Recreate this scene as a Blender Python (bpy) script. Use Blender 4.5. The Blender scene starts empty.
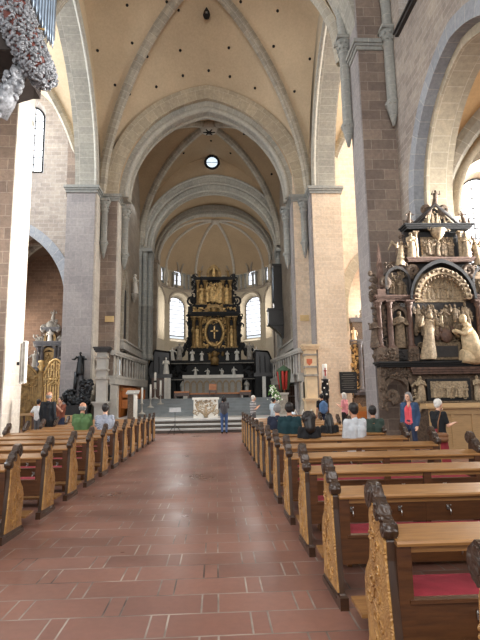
import bpy, math, random
from mathutils import Vector, Matrix
S = bpy.context.scene
COL = S.collection
PI = math.pi
random.seed(7)

# ------------------------------------------------------------------ camera
F_PX, EYE = 500.0, 1.6
def _n(v): return Vector(v).normalized()
_dY = _n((216.5-240, -(398-320), -F_PX))
_dZ = Vector((187-240, 3200, -F_PX)).normalized()
_dZ = (_dZ - _dZ.dot(_dY)*_dY).normalized()
_dX = _dY.cross(_dZ)
CAMR = Matrix((_dX, _dY, _dZ))
def ray(px, py): return CAMR @ Vector((px-240, -(py-320), -F_PX))
def at(px, py, Y):
    r = ray(px, py); return Vector((0, 0, EYE)) + r*(Y/r.y)
def AX(px, py, Y): return at(px, py, Y).x
def AZ(px, py, Y): return at(px, py, Y).z
cam = bpy.data.cameras.new('camera')
cam.sensor_fit = 'VERTICAL'; cam.sensor_height = 24.0; cam.lens = 24.0*F_PX/640
cam.clip_start = .05; cam.clip_end = 300
camo = bpy.data.objects.new('camera', cam); COL.objects.link(camo)
camo.matrix_world = Matrix.Translation((0, 0, EYE)) @ CAMR.to_4x4()
S.camera = camo

# ------------------------------------------------------------------ materials
def srgb(r, g, b):
    def f(c):
        c /= 255.0
        return c/12.92 if c <= .04045 else ((c+.055)/1.055)**2.4
    return (f(r), f(g), f(b), 1)
MATS = {}
def newmat(name):
    m = bpy.data.materials.new(name); m.use_nodes = True
    nt = m.node_tree; b = nt.nodes['Principled BSDF']
    MATS[name] = m
    return m, nt, b
def N(nt, t, **kw):
    n = nt.nodes.new(t)
    for k, v in kw.items(): setattr(n, k, v)
    return n
def L(nt, a, b): nt.links.new(a, b)
def mixc(nt, fac, a, b, mode='MIX'):
    n = N(nt, 'ShaderNodeMix', data_type='RGBA', blend_type=mode)
    for sock, v in ((n.inputs[0], fac), (n.inputs[6], a), (n.inputs[7], b)):
        if hasattr(v, 'is_linked') or isinstance(v, bpy.types.NodeSocket): L(nt, v, sock)
        else: sock.default_value = v
    return n.outputs[2]
def noise(nt, scale, detail=4, rough=.55, vec=None):
    n = N(nt, 'ShaderNodeTexNoise'); n.inputs['Scale'].default_value = scale
    n.inputs['Detail'].default_value = detail; n.inputs['Roughness'].default_value = rough
    if vec is not None: L(nt, vec, n.inputs['Vector'])
    return n.outputs['Fac']
def ramp(nt, fac, p0, p1, c0=(0, 0, 0, 1), c1=(1, 1, 1, 1)):
    r = N(nt, 'ShaderNodeValToRGB'); L(nt, fac, r.inputs['Fac'])
    r.color_ramp.elements[0].position = p0; r.color_ramp.elements[0].color = c0
    r.color_ramp.elements[1].position = p1; r.color_ramp.elements[1].color = c1
    return r.outputs['Color']
def bump(nt, bsdf, h, strength=.3, dist=.02):
    b = N(nt, 'ShaderNodeBump'); b.inputs['Strength'].default_value = strength
    b.inputs['Distance'].default_value = dist
    L(nt, h, b.inputs['Height']); L(nt, b.outputs['Normal'], bsdf.inputs['Normal'])
def objpos(nt): return N(nt, 'ShaderNodeTexCoord').outputs['Object']
def plain(name, c, rough=.6, metal=0., var=.25, scale=6., bmp=0., coat=0.):
    m, nt, b = newmat(name)
    c = srgb(*c)
    f = noise(nt, scale, 4, .6, objpos(nt))
    d = (c[0]*(1-var), c[1]*(1-var), c[2]*(1-var), 1); l = tuple(min(1, x*(1+var)) for x in c[:3])+(1,)
    L(nt, ramp(nt, f, .3, .7, d, l), b.inputs['Base Color'])
    b.inputs['Roughness'].default_value = rough; b.inputs['Metallic'].default_value = metal
    if coat: b.inputs['Coat Weight'].default_value = coat
    if bmp: bump(nt, b, f, bmp, .02)
    return m
def boxcoords(nt):
    """world position projected along the dominant horizontal normal: (x or y, z)"""
    g = N(nt, 'ShaderNodeNewGeometry')
    sp = N(nt, 'ShaderNodeSeparateXYZ'); L(nt, g.outputs['Position'], sp.inputs[0])
    sn = N(nt, 'ShaderNodeSeparateXYZ'); L(nt, g.outputs['True Normal'], sn.inputs[0])
    a = N(nt, 'ShaderNodeMath', operation='ABSOLUTE'); L(nt, sn.outputs[0], a.inputs[0])
    gt = N(nt, 'ShaderNodeMath', operation='GREATER_THAN'); L(nt, a.outputs[0], gt.inputs[0]); gt.inputs[1].default_value = .7
    mx = N(nt, 'ShaderNodeMix', data_type='FLOAT'); L(nt, gt.outputs[0], mx.inputs[0])
    L(nt, sp.outputs[0], mx.inputs[2]); L(nt, sp.outputs[1], mx.inputs[3])
    cb = N(nt, 'ShaderNodeCombineXYZ'); L(nt, mx.outputs[0], cb.inputs[0]); L(nt, sp.outputs[2], cb.inputs[1])
    return cb.outputs[0], g.outputs['Position']
def brick(nt, vec, w, h, mortar, c1, c2, cm, off=.5, bias=0.):
    t = N(nt, 'ShaderNodeTexBrick'); t.offset = off
    t.inputs['Scale'].default_value = 1.0; t.inputs['Brick Width'].default_value = w
    t.inputs['Row Height'].default_value = h; t.inputs['Mortar Size'].default_value = mortar
    t.inputs['Mortar Smooth'].default_value = .3; t.inputs['Bias'].default_value = bias
    t.inputs['Color1'].default_value = c1; t.inputs['Color2'].default_value = c2; t.inputs['Mortar'].default_value = cm
    L(nt, vec, t.inputs['Vector'])
    return t
def masonry(name, c1, c2, cm, w, h, mortar, uv=False, rough=.9, stain=.25, bmp=.35, warp=.04):
    m, nt, b = newmat(name)
    if uv:
        vec = N(nt, 'ShaderNodeUVMap').outputs[0]; pos = N(nt, 'ShaderNodeNewGeometry').outputs['Position']
    else:
        vec, pos = boxcoords(nt)
    if warp:
        nz = N(nt, 'ShaderNodeTexNoise'); nz.inputs['Scale'].default_value = 3.0; L(nt, pos, nz.inputs['Vector'])
        vm = N(nt, 'ShaderNodeVectorMath', operation='SCALE'); vm.inputs['Scale'].default_value = warp
        L(nt, nz.outputs['Color'], vm.inputs[0])
        va = N(nt, 'ShaderNodeVectorMath', operation='ADD'); L(nt, vec, va.inputs[0]); L(nt, vm.outputs[0], va.inputs[1])
        vec = va.outputs[0]
    t = brick(nt, vec, w, h, mortar, srgb(*c1), srgb(*c2), srgb(*cm))
    f1 = noise(nt, .45, 3, .6, pos); f2 = noise(nt, 7., 5, .7, pos)
    st = ramp(nt, f1, .3, .7, (1-stain, 1-stain, 1-stain*.9, 1), (1.0, 1.0, 1.0, 1))
    c = mixc(nt, 1.0, t.outputs['Color'], st, 'MULTIPLY')
    st2 = ramp(nt, f2, .3, .75, (.72, .72, .74, 1), (1.08, 1.06, 1.04, 1))
    c = mixc(nt, 1.0, c, st2, 'MULTIPLY')
    L(nt, c, b.inputs['Base Color']); b.inputs['Roughness'].default_value = rough
    hgt = N(nt, 'ShaderNodeMath', operation='SUBTRACT'); L(nt, f2, hgt.inputs[0]); L(nt, t.outputs['Fac'], hgt.inputs[1])
    bump(nt, b, hgt.outputs[0], bmp, .03)
    return m
M = MATS
masonry('rubble_stone', (184, 172, 158), (162, 150, 138), (188, 180, 168), .55, .24, .016, stain=.28)
masonry('pier_stone', (160, 142, 126), (136, 120, 108), (172, 158, 142), .85, .40, .014, stain=.3)
masonry('grey_stone', (174, 168, 164), (160, 155, 152), (184, 178, 172), .7, .45, .01, stain=.2)
masonry('lit_stone', (222, 214, 200), (206, 198, 184), (226, 220, 208), .8, .42, .008, stain=.14)  # pale stone with the window light put into its colour
masonry('beige_stone', (236, 216, 190), (226, 204, 176), (236, 220, 196), .55, .26, .012, stain=.14)
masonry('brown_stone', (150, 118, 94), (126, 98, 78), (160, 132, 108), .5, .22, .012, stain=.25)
masonry('choir_stone', (176, 164, 146), (160, 148, 132), (182, 172, 156), .8, .38, .008, stain=.2)
masonry('rib_stone', (190, 182, 164), (170, 164, 148), (206, 198, 182), .42, .8, .012, uv=True, stain=.15, warp=0.)
masonry('arch_stone', (186, 182, 168), (168, 166, 154), (206, 200, 186), .42, .9, .012, uv=True, stain=.18, warp=0.)
masonry('arch_blue_stone', (168, 172, 176), (154, 158, 162), (190, 188, 184), .55, .9, .014, uv=True, stain=.14, warp=0.)
masonry('arch_beige_stone', (196, 182, 156), (180, 168, 144), (210, 198, 174), .55, .6, .014, uv=True, stain=.16, warp=0.)
masonry('shaft_stone', (168, 168, 160), (156, 158, 152), (186, 184, 174), 2.0, .6, .01, stain=.12, warp=0.)
def plaster(name, c, stain=.2):
    m, nt, b = newmat(name)
    pos = N(nt, 'ShaderNodeNewGeometry').outputs['Position']
    c = srgb(*c)
    f1 = noise(nt, .35, 4, .6, pos); f2 = noise(nt, 9., 5, .7, pos)
    a = ramp(nt, f1, .3, .7, tuple(x*(1-stain) for x in c[:3])+(1,), c)
    a = mixc(nt, 1., a, ramp(nt, f2, .25, .75, (.86, .85, .84, 1), (1.06, 1.06, 1.06, 1)), 'MULTIPLY')
    L(nt, a, b.inputs['Base Color']); b.inputs['Roughness'].default_value = .92
    bump(nt, b, f2, .25, .03)
plaster('vault_plaster', (204, 184, 154))
plaster('choir_vault_plaster', (186, 162, 130))
plaster('aisle_vault_plaster', (216, 176, 126))
plaster('apse_plaster', (196, 182, 158))
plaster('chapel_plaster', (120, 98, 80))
# terracotta floor: rows of large slabs, each pair parted by a narrow slip tile
m, nt, b = newmat('floor_tiles')
pos = N(nt, 'ShaderNodeNewGeometry').outputs['Position']
t1 = brick(nt, pos, .74, .37, .008, srgb(142, 99, 85), srgb(124, 85, 73), srgb(168, 150, 136))
va = N(nt, 'ShaderNodeVectorMath', operation='ADD'); va.inputs[1].default_value = (.13, 0, 0); L(nt, pos, va.inputs[0])
t2 = brick(nt, va.outputs[0], .74, .37, .008, (1, 1, 1, 1), (1, 1, 1, 1), (1, 1, 1, 1))
mx = N(nt, 'ShaderNodeMath', operation='MAXIMUM'); L(nt, t1.outputs['Fac'], mx.inputs[0]); L(nt, t2.outputs['Fac'], mx.inputs[1])
f1 = noise(nt, .8, 4, .6, pos); f2 = noise(nt, 14, 4, .6, pos); f3 = noise(nt, 1.7, 3, .6, pos)
tile = mixc(nt, 1., t1.outputs['Color'], ramp(nt, f1, .3, .7, (.78, .8, .82, 1), (1.1, 1.1, 1.08, 1)), 'MULTIPLY')
tile = mixc(nt, 1., tile, ramp(nt, f2, .3, .7, (.9, .9, .9, 1), (1.06, 1.06, 1.06, 1)), 'MULTIPLY')
mort = ramp(nt, f3, .35, .65, srgb(62, 52, 48), srgb(172, 160, 148))
L(nt, mixc(nt, mx.outputs[0], tile, mort), b.inputs['Base Color'])
L(nt, ramp(nt, f1, .3, .7, (.26, .26, .26, 1), (.42, .42, .42, 1)), b.inputs['Roughness'])
inv = N(nt, 'ShaderNodeMath', operation='MULTIPLY_ADD'); L(nt, mx.outputs[0], inv.inputs[0]); inv.inputs[1].default_value = -1.; inv.inputs[2].default_value = 1.
bump(nt, b, inv.outputs[0], .35, .012)
# woods
def wood(name, c1, c2, rough=.35, stretch=(1.2, 12, 12), coat=.3):
    m, nt, b = newmat(name)
    mp = N(nt, 'ShaderNodeMapping'); mp.inputs['Scale'].default_value = stretch
    L(nt, objpos(nt), mp.inputs['Vector'])
    f = noise(nt, 3., 5, .65, mp.outputs[0])
    L(nt, ramp(nt, f, .3, .7, srgb(*c1), srgb(*c2)), b.inputs['Base Color'])
    b.inputs['Roughness'].default_value = rough; b.inputs['Coat Weight'].default_value = coat; b.inputs['Coat Roughness'].default_value = .2
    bump(nt, b, f, .12, .01)
wood('ledge_oak', (128, 88, 50), (166, 120, 70), .33)
wood('dark_oak', (46, 28, 17), (70, 43, 24), .35)
wood('board_oak', (62, 36, 19), (88, 53, 27), .35)
wood('panel_oak', (46, 30, 19), (70, 46, 28), .4, (8, 8, 1.5))
wood('light_oak', (158, 128, 88), (182, 148, 104), .5)
wood('orange_wood', (170, 98, 44), (206, 128, 60), .45)
wood('black_wood', (20, 18, 17), (38, 33, 30), .4)
def carvedwood(name, c1, c2, rough=.45, sc=14.):
    m, nt, b = newmat(name)
    v = N(nt, 'ShaderNodeTexVoronoi', feature='SMOOTH_F1'); v.inputs['Scale'].default_value = sc
    nz = N(nt, 'ShaderNodeTexNoise'); nz.inputs['Scale'].default_value = 5.; L(nt, objpos(nt), nz.inputs['Vector'])
    L(nt, nz.outputs['Color'], v.inputs['Vector'])
    f = noise(nt, 7., 5, .7, objpos(nt))
    L(nt, ramp(nt, f, .3, .72, srgb(*c1), srgb(*c2)), b.inputs['Base Color'])
    b.inputs['Roughness'].default_value = rough; b.inputs['Coat Weight'].default_value = .3
    bump(nt, b, v.outputs['Distance'], .6, .025)
carvedwood('carved_oak', (146, 102, 54), (202, 154, 88), .5, 22.)
carvedwood('carved_dark', (34, 22, 15), (74, 50, 32), .4)
plain('red_velvet', (150, 40, 54), .95, 0, .2, 9, .2)
plain('steel', (190, 190, 188), .3, 1., .1)
plain('dark_iron', (36, 34, 33), .5, .6, .2)
plain('brass', (190, 142, 62), .35, .9, .2)
plain('gold', (200, 166, 110), .45, .45, .5, 5)
plain('old_gold', (146, 118, 74), .5, .4, .5, 4)
plain('black_marble', (16, 16, 17), .62, 0, .5, 3)
plain('grey_marble', (104, 102, 104), .4, 0, .3, 3)
plain('red_marble', (94, 70, 58), .6, 0, .45, 10, .2)
plain('white_marble', (226, 222, 212), .45, 0, .1, 4)
plain('alabaster', (158, 138, 110), .6, 0, .5, 16, .5)
plain('pale_alabaster', (206, 182, 144), .6, 0, .3, 10, .4)
plain('sandstone', (112, 95, 74), .8, 0, .65, 16, .8)
plain('brown_sandstone', (92, 76, 62), .8, 0, .6, 14, .8)
plain('dark_slate', (48, 44, 42), .6, 0, .35, 5, .2)
plain('ledge_stone', (182, 178, 170), .7, 0, .15, 3)
plain('step_stone', (186, 184, 180), .6, 0, .15, 2)
plain('choir_step_stone', (128, 134, 136), .55, 0, .15, 2)
plain('shaded_riser_stone', (84, 76, 68), .7, 0, .25, 4)  # dark tone stands in for shade under the tread overhangs
plain('post_stone', (168, 164, 156), .7, 0, .12, 3)
plain('post_yellow_stone', (224, 200, 164), .7, 0, .12, 3)
plain('hole_black', (22, 18, 16), .9)
plain('bronze_black', (30, 32, 34), .4, .5, .4, 6, .3)
plain('grey_statue_stone', (158, 152, 142), .75, 0, .35, 6, .4)
plain('candle_wax', (240, 236, 226), .5, 0, .05)
plain('pipe_metal', (176, 190, 204), .32, .85, .15, 2)
plain('organ_silver', (138, 140, 144), .5, .2, .6, 9, .4)
plain('organ_red', (104, 52, 42), .6, 0, .3, 4)
plain('organ_dark', (44, 36, 32), .7, 0, .3, 4)
plain('speaker_white', (224, 222, 216), .5, 0, .05)
plain('leaf_green', (92, 140, 60), .6, 0, .35, 6)
plain('petal_white', (236, 240, 226), .6, 0, .1, 6)
plain('canopy_red', (168, 46, 36), .7, 0, .2, 6)
plain('canopy_green', (58, 84, 60), .7, 0, .2, 6)
plain('brown_leather', (120, 80, 50), .5, 0, .2, 6)
plain('plaque_black', (34, 36, 38), .4, .2, .2, 4)
plain('plaque_letters', (120, 118, 110), .5, .2, .1, 4)
plain('paper_tan', (206, 178, 128), .8, 0, .1, 4)
plain('shield_red', (196, 104, 70), .7, 0, .2, 4)
plain('skin', (214, 166, 138), .55, 0, .08, 6)
plain('skin_tan', (184, 132, 104), .55, 0, .08, 6)
def emit(name, c, s):
    m, nt, b = newmat(name)
    b.inputs['Base Color'].default_value = (.9, .9, .9, 1); b.inputs['Emission Color'].default_value = srgb(*c)
    b.inputs['Emission Strength'].default_value = s; b.inputs['Roughness'].default_value = .2
emit('sky_glass', (238, 245, 255), 1.05)
emit('blue_glass', (190, 216, 236), .8)
emit('oculus_glass', (200, 222, 240), 1.0)
def cloth(name, c, var=.15, stripes=None):
    m, nt, b = newmat(name)
    c = srgb(*c)
    if stripes:
        w = N(nt, 'ShaderNodeTexWave', bands_direction=stripes[1]); w.inputs['Scale'].default_value = stripes[2]; w.inputs['Distortion'].default_value = stripes[3]
        L(nt, objpos(nt), w.inputs['Vector'])
        L(nt, ramp(nt, w.outputs['Fac'], .4, .6, c, srgb(*stripes[0])), b.inputs['Base Color'])
    else:
        f = noise(nt, 9, 3, .6, objpos(nt))
        L(nt, ramp(nt, f, .3, .7, tuple(x*(1-var) for x in c[:3])+(1,), tuple(min(1, x*(1+var)) for x in c[:3])+(1,)), b.inputs['Base Color'])
    b.inputs['Roughness'].default_value = .9
    return m

# ------------------------------------------------------------------ mesh builder
def rootloc(p):
    v = Vector((0, 0, 0))
    while p is not None: v += p.location; p = p.parent
    return v
class MB:
    def __init__(s): s.v = []; s.f = []; s.uv = []; s.sm = []; s.mi = []; s.cur = 0
    def add(s, vs, fs, uvs=None, smooth=False):
        o = len(s.v); s.v += [Vector(v) for v in vs]
        for i, f in enumerate(fs):
            s.f.append(tuple(o+k for k in f)); s.sm.append(smooth); s.mi.append(s.cur)
            s.uv.append(uvs[i] if uvs else None)
        return s
    def box(s, x0, x1, y0, y1, z0, z1):
        if x0 > x1: x0, x1 = x1, x0
        if y0 > y1: y0, y1 = y1, y0
        if z0 > z1: z0, z1 = z1, z0
        vs = [(x, y, z) for z in (z0, z1) for y in (y0, y1) for x in (x0, x1)]
        return s.add(vs, [(0, 2, 3, 1), (4, 5, 7, 6), (0, 1, 5, 4), (2, 6, 7, 3), (0, 4, 6, 2), (1, 3, 7, 5)])
    def boxc(s, c, d): return s.box(c[0]-d[0]/2, c[0]+d[0]/2, c[1]-d[1]/2, c[1]+d[1]/2, c[2]-d[2]/2, c[2]+d[2]/2)
    def slab(s, pts, a, b, fn):
        """extrude 2D polygon pts; fn(p, d) -> 3D"""
        n = len(pts)
        vs = [fn(p, a) for p in pts]+[fn(p, b) for p in pts]
        fs = [tuple(range(n))[::-1], tuple(range(n, 2*n))]+[(i, (i+1) % n, n+(i+1) % n, n+i) for i in range(n)]
        return s.add(vs, fs)
    def slab_xz(s, pts, y0, y1): return s.slab(pts, y0, y1, lambda p, d: (p[0], d, p[1]))
    def slab_yz(s, pts, x0, x1): return s.slab(pts, x0, x1, lambda p, d: (d, p[0], p[1]))
    def slab_xy(s, pts, z0, z1): return s.slab(pts, z0, z1, lambda p, d: (p[0], p[1], d))
    def lathe(s, c, prof, seg=16, sx=1., sy=1., a0=0., a1=2*PI):
        full = abs(a1-a0-2*PI) < 1e-6
        k = seg if full else seg+1
        vs = []
        for r, z in prof:
            for i in range(k):
                a = a0+(a1-a0)*i/seg
                vs.append((c[0]+r*math.cos(a)*sx, c[1]+r*math.sin(a)*sy, c[2]+z))
        fs = []
        for j in range(len(prof)-1):
            for i in range(seg):
                i2 = (i+1) % k
                fs.append((j*k+i, j*k+i2, (j+1)*k+i2, (j+1)*k+i))
        s.add(vs, fs, None, True)
        if full:
            o = len(s.v)-len(vs)
            s.f.append(tuple(o+i for i in range(k))[::-1]); s.f.append(tuple(o+(len(prof)-1)*k+i for i in range(k)))
            s.sm += [False]*2; s.mi += [s.cur]*2; s.uv += [None]*2
        return s
    def ball(s, c, r, seg=10, sx=1., sy=1., sz=1.):
        n = max(4, seg//2+1)
        prof = [(max(1e-4, r*math.sin(PI*i/n)), -r*sz*math.cos(PI*i/n)) for i in range(n+1)]
        return s.lathe(c, prof, seg, sx, sy)
    def cone(s, p, q, r0, r1, seg=8, caps=True):
        return s.tube([p, q], [r0, r1], seg)
    def tube(s, pts, r, seg=8, smooth=True, round_ends=False):
        pts = [Vector(p) for p in pts]
        rs = r if isinstance(r, (list, tuple)) else [r]*len(pts)
        vs = []; n = len(pts)
        prev = None
        for i, p in enumerate(pts):
            d = (pts[min(n-1, i+1)]-pts[max(0, i-1)])
            d = d.normalized() if d.length > 1e-9 else Vector((0, 0, 1))
            if prev is None:
                a = Vector((0, 0, 1)) if abs(d.z) < .9 else Vector((1, 0, 0))
                u = d.cross(a).normalized()
            else:
                u = (prev-d*prev.dot(d)); u = u.normalized() if u.length > 1e-6 else d.orthogonal().normalized()
            prev = u; w = d.cross(u)
            for k in range(seg):
                an = 2*PI*k/seg
                vs.append(p+(u*math.cos(an)+w*math.sin(an))*rs[i])
        fs = [(j*seg+k, j*seg+(k+1) % seg, (j+1)*seg+(k+1) % seg, (j+1)*seg+k) for j in range(n-1) for k in range(seg)]
        s.add(vs, fs, None, smooth)
        o = len(s.v)-len(vs)
        s.f += [tuple(o+k for k in range(seg))[::-1], tuple(o+(n-1)*seg+k for k in range(seg))]
        s.sm += [False]*2; s.mi += [s.cur]*2; s.uv += [None]*2
        return s
    def sweep(s, pts, side, prof, closed=False, smooth=False):
        """prof: list of (a along side, n along in-plane normal); side constant vector"""
        pts = [Vector(p) for p in pts]; side = Vector(side).normalized(); n = len(pts); k = len(prof)
        us = [0.]
        for i in range(1, n): us.append(us[-1]+(pts[i]-pts[i-1]).length)
        pv = [0.]
        for i in range(1, k): pv.append(pv[-1]+math.dist(prof[i], prof[i-1]))
        vs = []
        for i, p in enumerate(pts):
            d = (pts[min(n-1, i+1)]-pts[max(0, i-1)]).normalized()
            nn = side.cross(d).normalized()
            for a, c in prof: vs.append(p+side*a+nn*c)
        fs = []; uv = []
        rng = k if closed else k-1
        for i in range(n-1):
            for j in range(rng):
                j2 = (j+1) % k
                fs.append((i*k+j, i*k+j2, (i+1)*k+j2, (i+1)*k+j))
                v0, v1 = pv[j], (pv[j2] if j2 else pv[j]+.3)
                uv.append(((us[i], v0), (us[i], v1), (us[i+1], v1), (us[i+1], v0)))
        s.add(vs, fs, uv, smooth)
        if closed:
            o = len(s.v)-len(vs)
            s.f += [tuple(o+j for j in range(k))[::-1], tuple(o+(n-1)*k+j for j in range(k))]
            s.sm += [False]*2; s.mi += [s.cur]*2; s.uv += [None]*2
        return s
    def xf(s, m, start=0):
        for i in range(start, len(s.v)): s.v[i] = m @ s.v[i]
        return s
    def build(s, name, mat, parent=None):
        off = rootloc(parent)
        me = bpy.data.meshes.new(name)
        me.from_pydata([tuple(v-off) for v in s.v], [], s.f)
        for mm in (mat if isinstance(mat, (list, tuple)) else [mat]): me.materials.append(MATS[mm] if isinstance(mm, str) else mm)
        me.polygons.foreach_set('use_smooth', s.sm)
        me.polygons.foreach_set('material_index', s.mi)
        if any(u is not None for u in s.uv):
            ul = me.uv_layers.new(name='UVMap')
            for p, u in zip(me.polygons, s.uv):
                if u is not None:
                    for li, c in zip(p.loop_indices, u): ul.data[li].uv = c
        me.update()
        o = bpy.data.objects.new(name, me); COL.objects.link(o)
        if parent is not None: o.parent = parent
        return o
def tag(o, label=None, cat=None, group=None, kind=None):
    if label: o['label'] = label
    if cat: o['category'] = cat
    if group: o['group'] = group
    if kind: o['kind'] = kind
    return o
def thing(name, label, cat, loc=(0, 0, 0), group=None):
    o = bpy.data.objects.new(name, None); COL.objects.link(o); o.location = loc
    o.empty_display_size = .1
    return tag(o, label, cat, group)
def struct(o, label=None): return tag(o, label, kind='structure')
def copytree(o, parent=None):
    c = o.copy(); COL.objects.link(c); c.parent = parent
    for ch in list(o.children): copytree(ch, c)
    return c
# ---- arches
def g_unit(u, rho):
    c = (rho*rho-1)/2; R = 1+c
    return math.sqrt(max(0, R*R-(min(1, abs(u))+c)**2))
def arch_pts(cs, a, zs, rise, n=24):
    """points from left springing over the apex to the right one"""
    c = (rise*rise-a*a)/(2*a); R = a+c
    th = math.atan2(rise, c)
    right = [(cs-c+R*math.cos(th*i/n), zs+R*math.sin(th*i/n)) for i in range(n+1)]
    left = [(2*cs-x, z) for x, z in right]
    return left[:-1]+right[::-1]
def amap(axis):
    return (lambda s, z, d: (s, d, z)) if axis == 'x' else (lambda s, z, d: (d, s, z))
def ring(mb, cs, zs, a0, r0, a1, r1, d0, d1, axis='x', n=24, leg=0.):
    """voussoir ring between inner (a0,r0) and outer (a1,r1) arches, d0..d1 deep"""
    f = amap(axis)
    P = arch_pts(cs, a0, zs, r0, n); Q = arch_pts(cs, a1, zs, r1, n)
    if leg:
        P = [(P[0][0], zs-leg)]+P+[(P[-1][0], zs-leg)]; Q = [(Q[0][0], zs-leg)]+Q+[(Q[-1][0], zs-leg)]
    u = 0.; us = [0.]
    for i in range(1, len(P)): u += (math.dist(P[i], P[i-1])+math.dist(Q[i], Q[i-1]))/2; us.append(u)
    vs = []
    for p, q in zip(P, Q): vs += [f(p[0], p[1], d0), f(q[0], q[1], d0), f(p[0], p[1], d1), f(q[0], q[1], d1)]
    fs = []; uv = []; w = math.dist(P[len(P)//2], Q[len(Q)//2]); dd = abs(d1-d0)
    for i in range(len(P)-1):
        a, b = 4*i, 4*i+4
        for quad, vv in (((a, a+1, b+1, b), (0, w)), ((a+2, b+2, b+3, a+3), None), ((a, b, b+2, a+2), None), ((a+1, a+3, b+3, b+1), None)):
            fs.append(quad)
            if quad[1] == a+1: uv.append(((us[i], 0.), (us[i], w), (us[i+1], w), (us[i+1], 0.)))
            elif quad[0] == a+2: uv.append(((us[i], 0.), (us[i+1], 0.), (us[i+1], w), (us[i], w)))
            else:
                uv.append(((us[i], w), (us[i+1], w), (us[i+1], w+dd), (us[i], w+dd)) if quad[1] == b else ((us[i], w), (us[i], w+dd), (us[i+1], w+dd), (us[i+1], w)))
    mb.add(vs, fs, uv)
    e = len(mb.v)-len(vs); l = len(vs)-4
    mb.add([mb.v[e+k] for k in (0, 1, 3, 2)]+[mb.v[e+l+k] for k in (0, 1, 3, 2)], [(0, 3, 2, 1), (4, 5, 6, 7)])
    return mb
def roll(mb, cs, zs, a, rise, d, r, axis='x', n=24, leg=0.):
    f = amap(axis); P = arch_pts(cs, a, zs, rise, n)
    if leg: P = [(P[0][0], zs-leg)]+P+[(P[-1][0], zs-leg)]
    mb.tube([f(p[0], p[1], d) for p in P], r, 8)
    return mb
def archwall(mb, s0, s1, z0, z1, op, d0, d1, axis='x', n=20, splay=0.):
    """solid wall s0..s1, z0..z1 with one arched opening op=(cs,a,zs,rise,zsill)"""
    f = amap(axis); cs, a, zs, rise, sill = op
    P = arch_pts(cs, a, zs, rise, n)
    top = lambda x: z1
    out = []   # 2D quads (front) as lists of 4 pts
    if cs-a > s0: out.append([(s0, z0), (cs-a, z0), (cs-a, z1), (s0, z1)])
    if cs+a < s1: out.append([(cs+a, z0), (s1, z0), (s1, z1), (cs+a, z1)])
    if sill > z0: out.append([(cs-a, z0), (cs+a, z0), (cs+a, sill), (cs-a, sill)])
    for p, q in zip(P[:-1], P[1:]): out.append([p, q, (q[0], z1), (p[0], z1)])
    for quad in out:
        vs = [f(p[0], p[1], d0) for p in quad]+[f(p[0], p[1], d1) for p in quad]
        mb.add(vs, [(0, 1, 2, 3), (7, 6, 5, 4)])
    # reveals
    R = [(cs-a, sill)]+P+[(cs+a, sill)]
    Q = arch_pts(cs, a-splay, zs, rise-splay, n); sq = sill+splay*1.2 if sill > z0 else sill
    Q = [(cs-a+splay, sq)]+Q+[(cs+a-splay, sq)]
    if sill > z0: R.append((cs-a, sill)); Q.append((cs-a+splay, sq))
    for i in range(len(R)-1):
        p, q, r, t = R[i], R[i+1], Q[i+1], Q[i]
        mb.add([f(p[0], p[1], d0), f(q[0], q[1], d0), f(r[0], r[1], d1), f(t[0], t[1], d1)], [(0, 3, 2, 1)])
    for (x, y), (X, Y) in (((s0, z0), (s0, z1)), ((s0, z1), (s1, z1)), ((s1, z1), (s1, z0))):
        mb.add([f(x, y, d0), f(X, Y, d0), f(X, Y, d1), f(x, y, d1)], [(0, 1, 2, 3)])
    return mb
def zlin(zs, v): return zs[0]+(zs[1]-zs[0])*(v+1)/2 if isinstance(zs, tuple) else zs
def clipy(mb, y0):
    keep = [i for i, f in enumerate(mb.f) if max(mb.v[k].y for k in f) > y0+1e-4]
    mb.f = [mb.f[i] for i in keep]; mb.uv = [mb.uv[i] for i in keep]; mb.sm = [mb.sm[i] for i in keep]; mb.mi = [mb.mi[i] for i in keep]
    for v in mb.v: v.y = max(v.y, y0)
    return mb
def vault(mb, x0, x1, y0, y1, zs, rise, dome, rho=1.2, n=32):
    vs = []
    for j in range(n+1):
        for i in range(n+1):
            u, v = -1+2*i/n, -1+2*j/n
            z = zlin(zs, v)+rise*g_unit(min(abs(u), abs(v)), rho)/rho+dome*(1-max(u*u, v*v))
            xa = zlin(x0, v); vs.append((xa+(x1-xa)*i/n, y0+(y1-y0)*j/n, z))
    fs = []
    for j in range(n):
        for i in range(n):
            a, b, c, d = j*(n+1)+i, j*(n+1)+i+1, (j+1)*(n+1)+i+1, (j+1)*(n+1)+i
            if (i < n/2) == (j < n/2): fs += [(a, c, b), (a, d, c)]
            else: fs += [(a, d, b), (b, d, c)]
    mb.add(vs, fs, None, True); return mb
def vz(x, y, b):
    x0, x1, y0, y1, zs, rise, dome, rho = b
    v = -1+2*(y-y0)/(y1-y0); x0 = zlin(x0, v); u = -1+2*(x-x0)/(x1-x0)
    return zlin(zs, v)+rise*g_unit(min(abs(u), abs(v)), rho)/rho+dome*(1-max(u*u, v*v))
RIBP = lambda w, h: [(-w/2, .1), (-w/2, -h*.45), (-w*.22, -h), (w*.22, -h), (w/2, -h*.45), (w/2, .1)]
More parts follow.
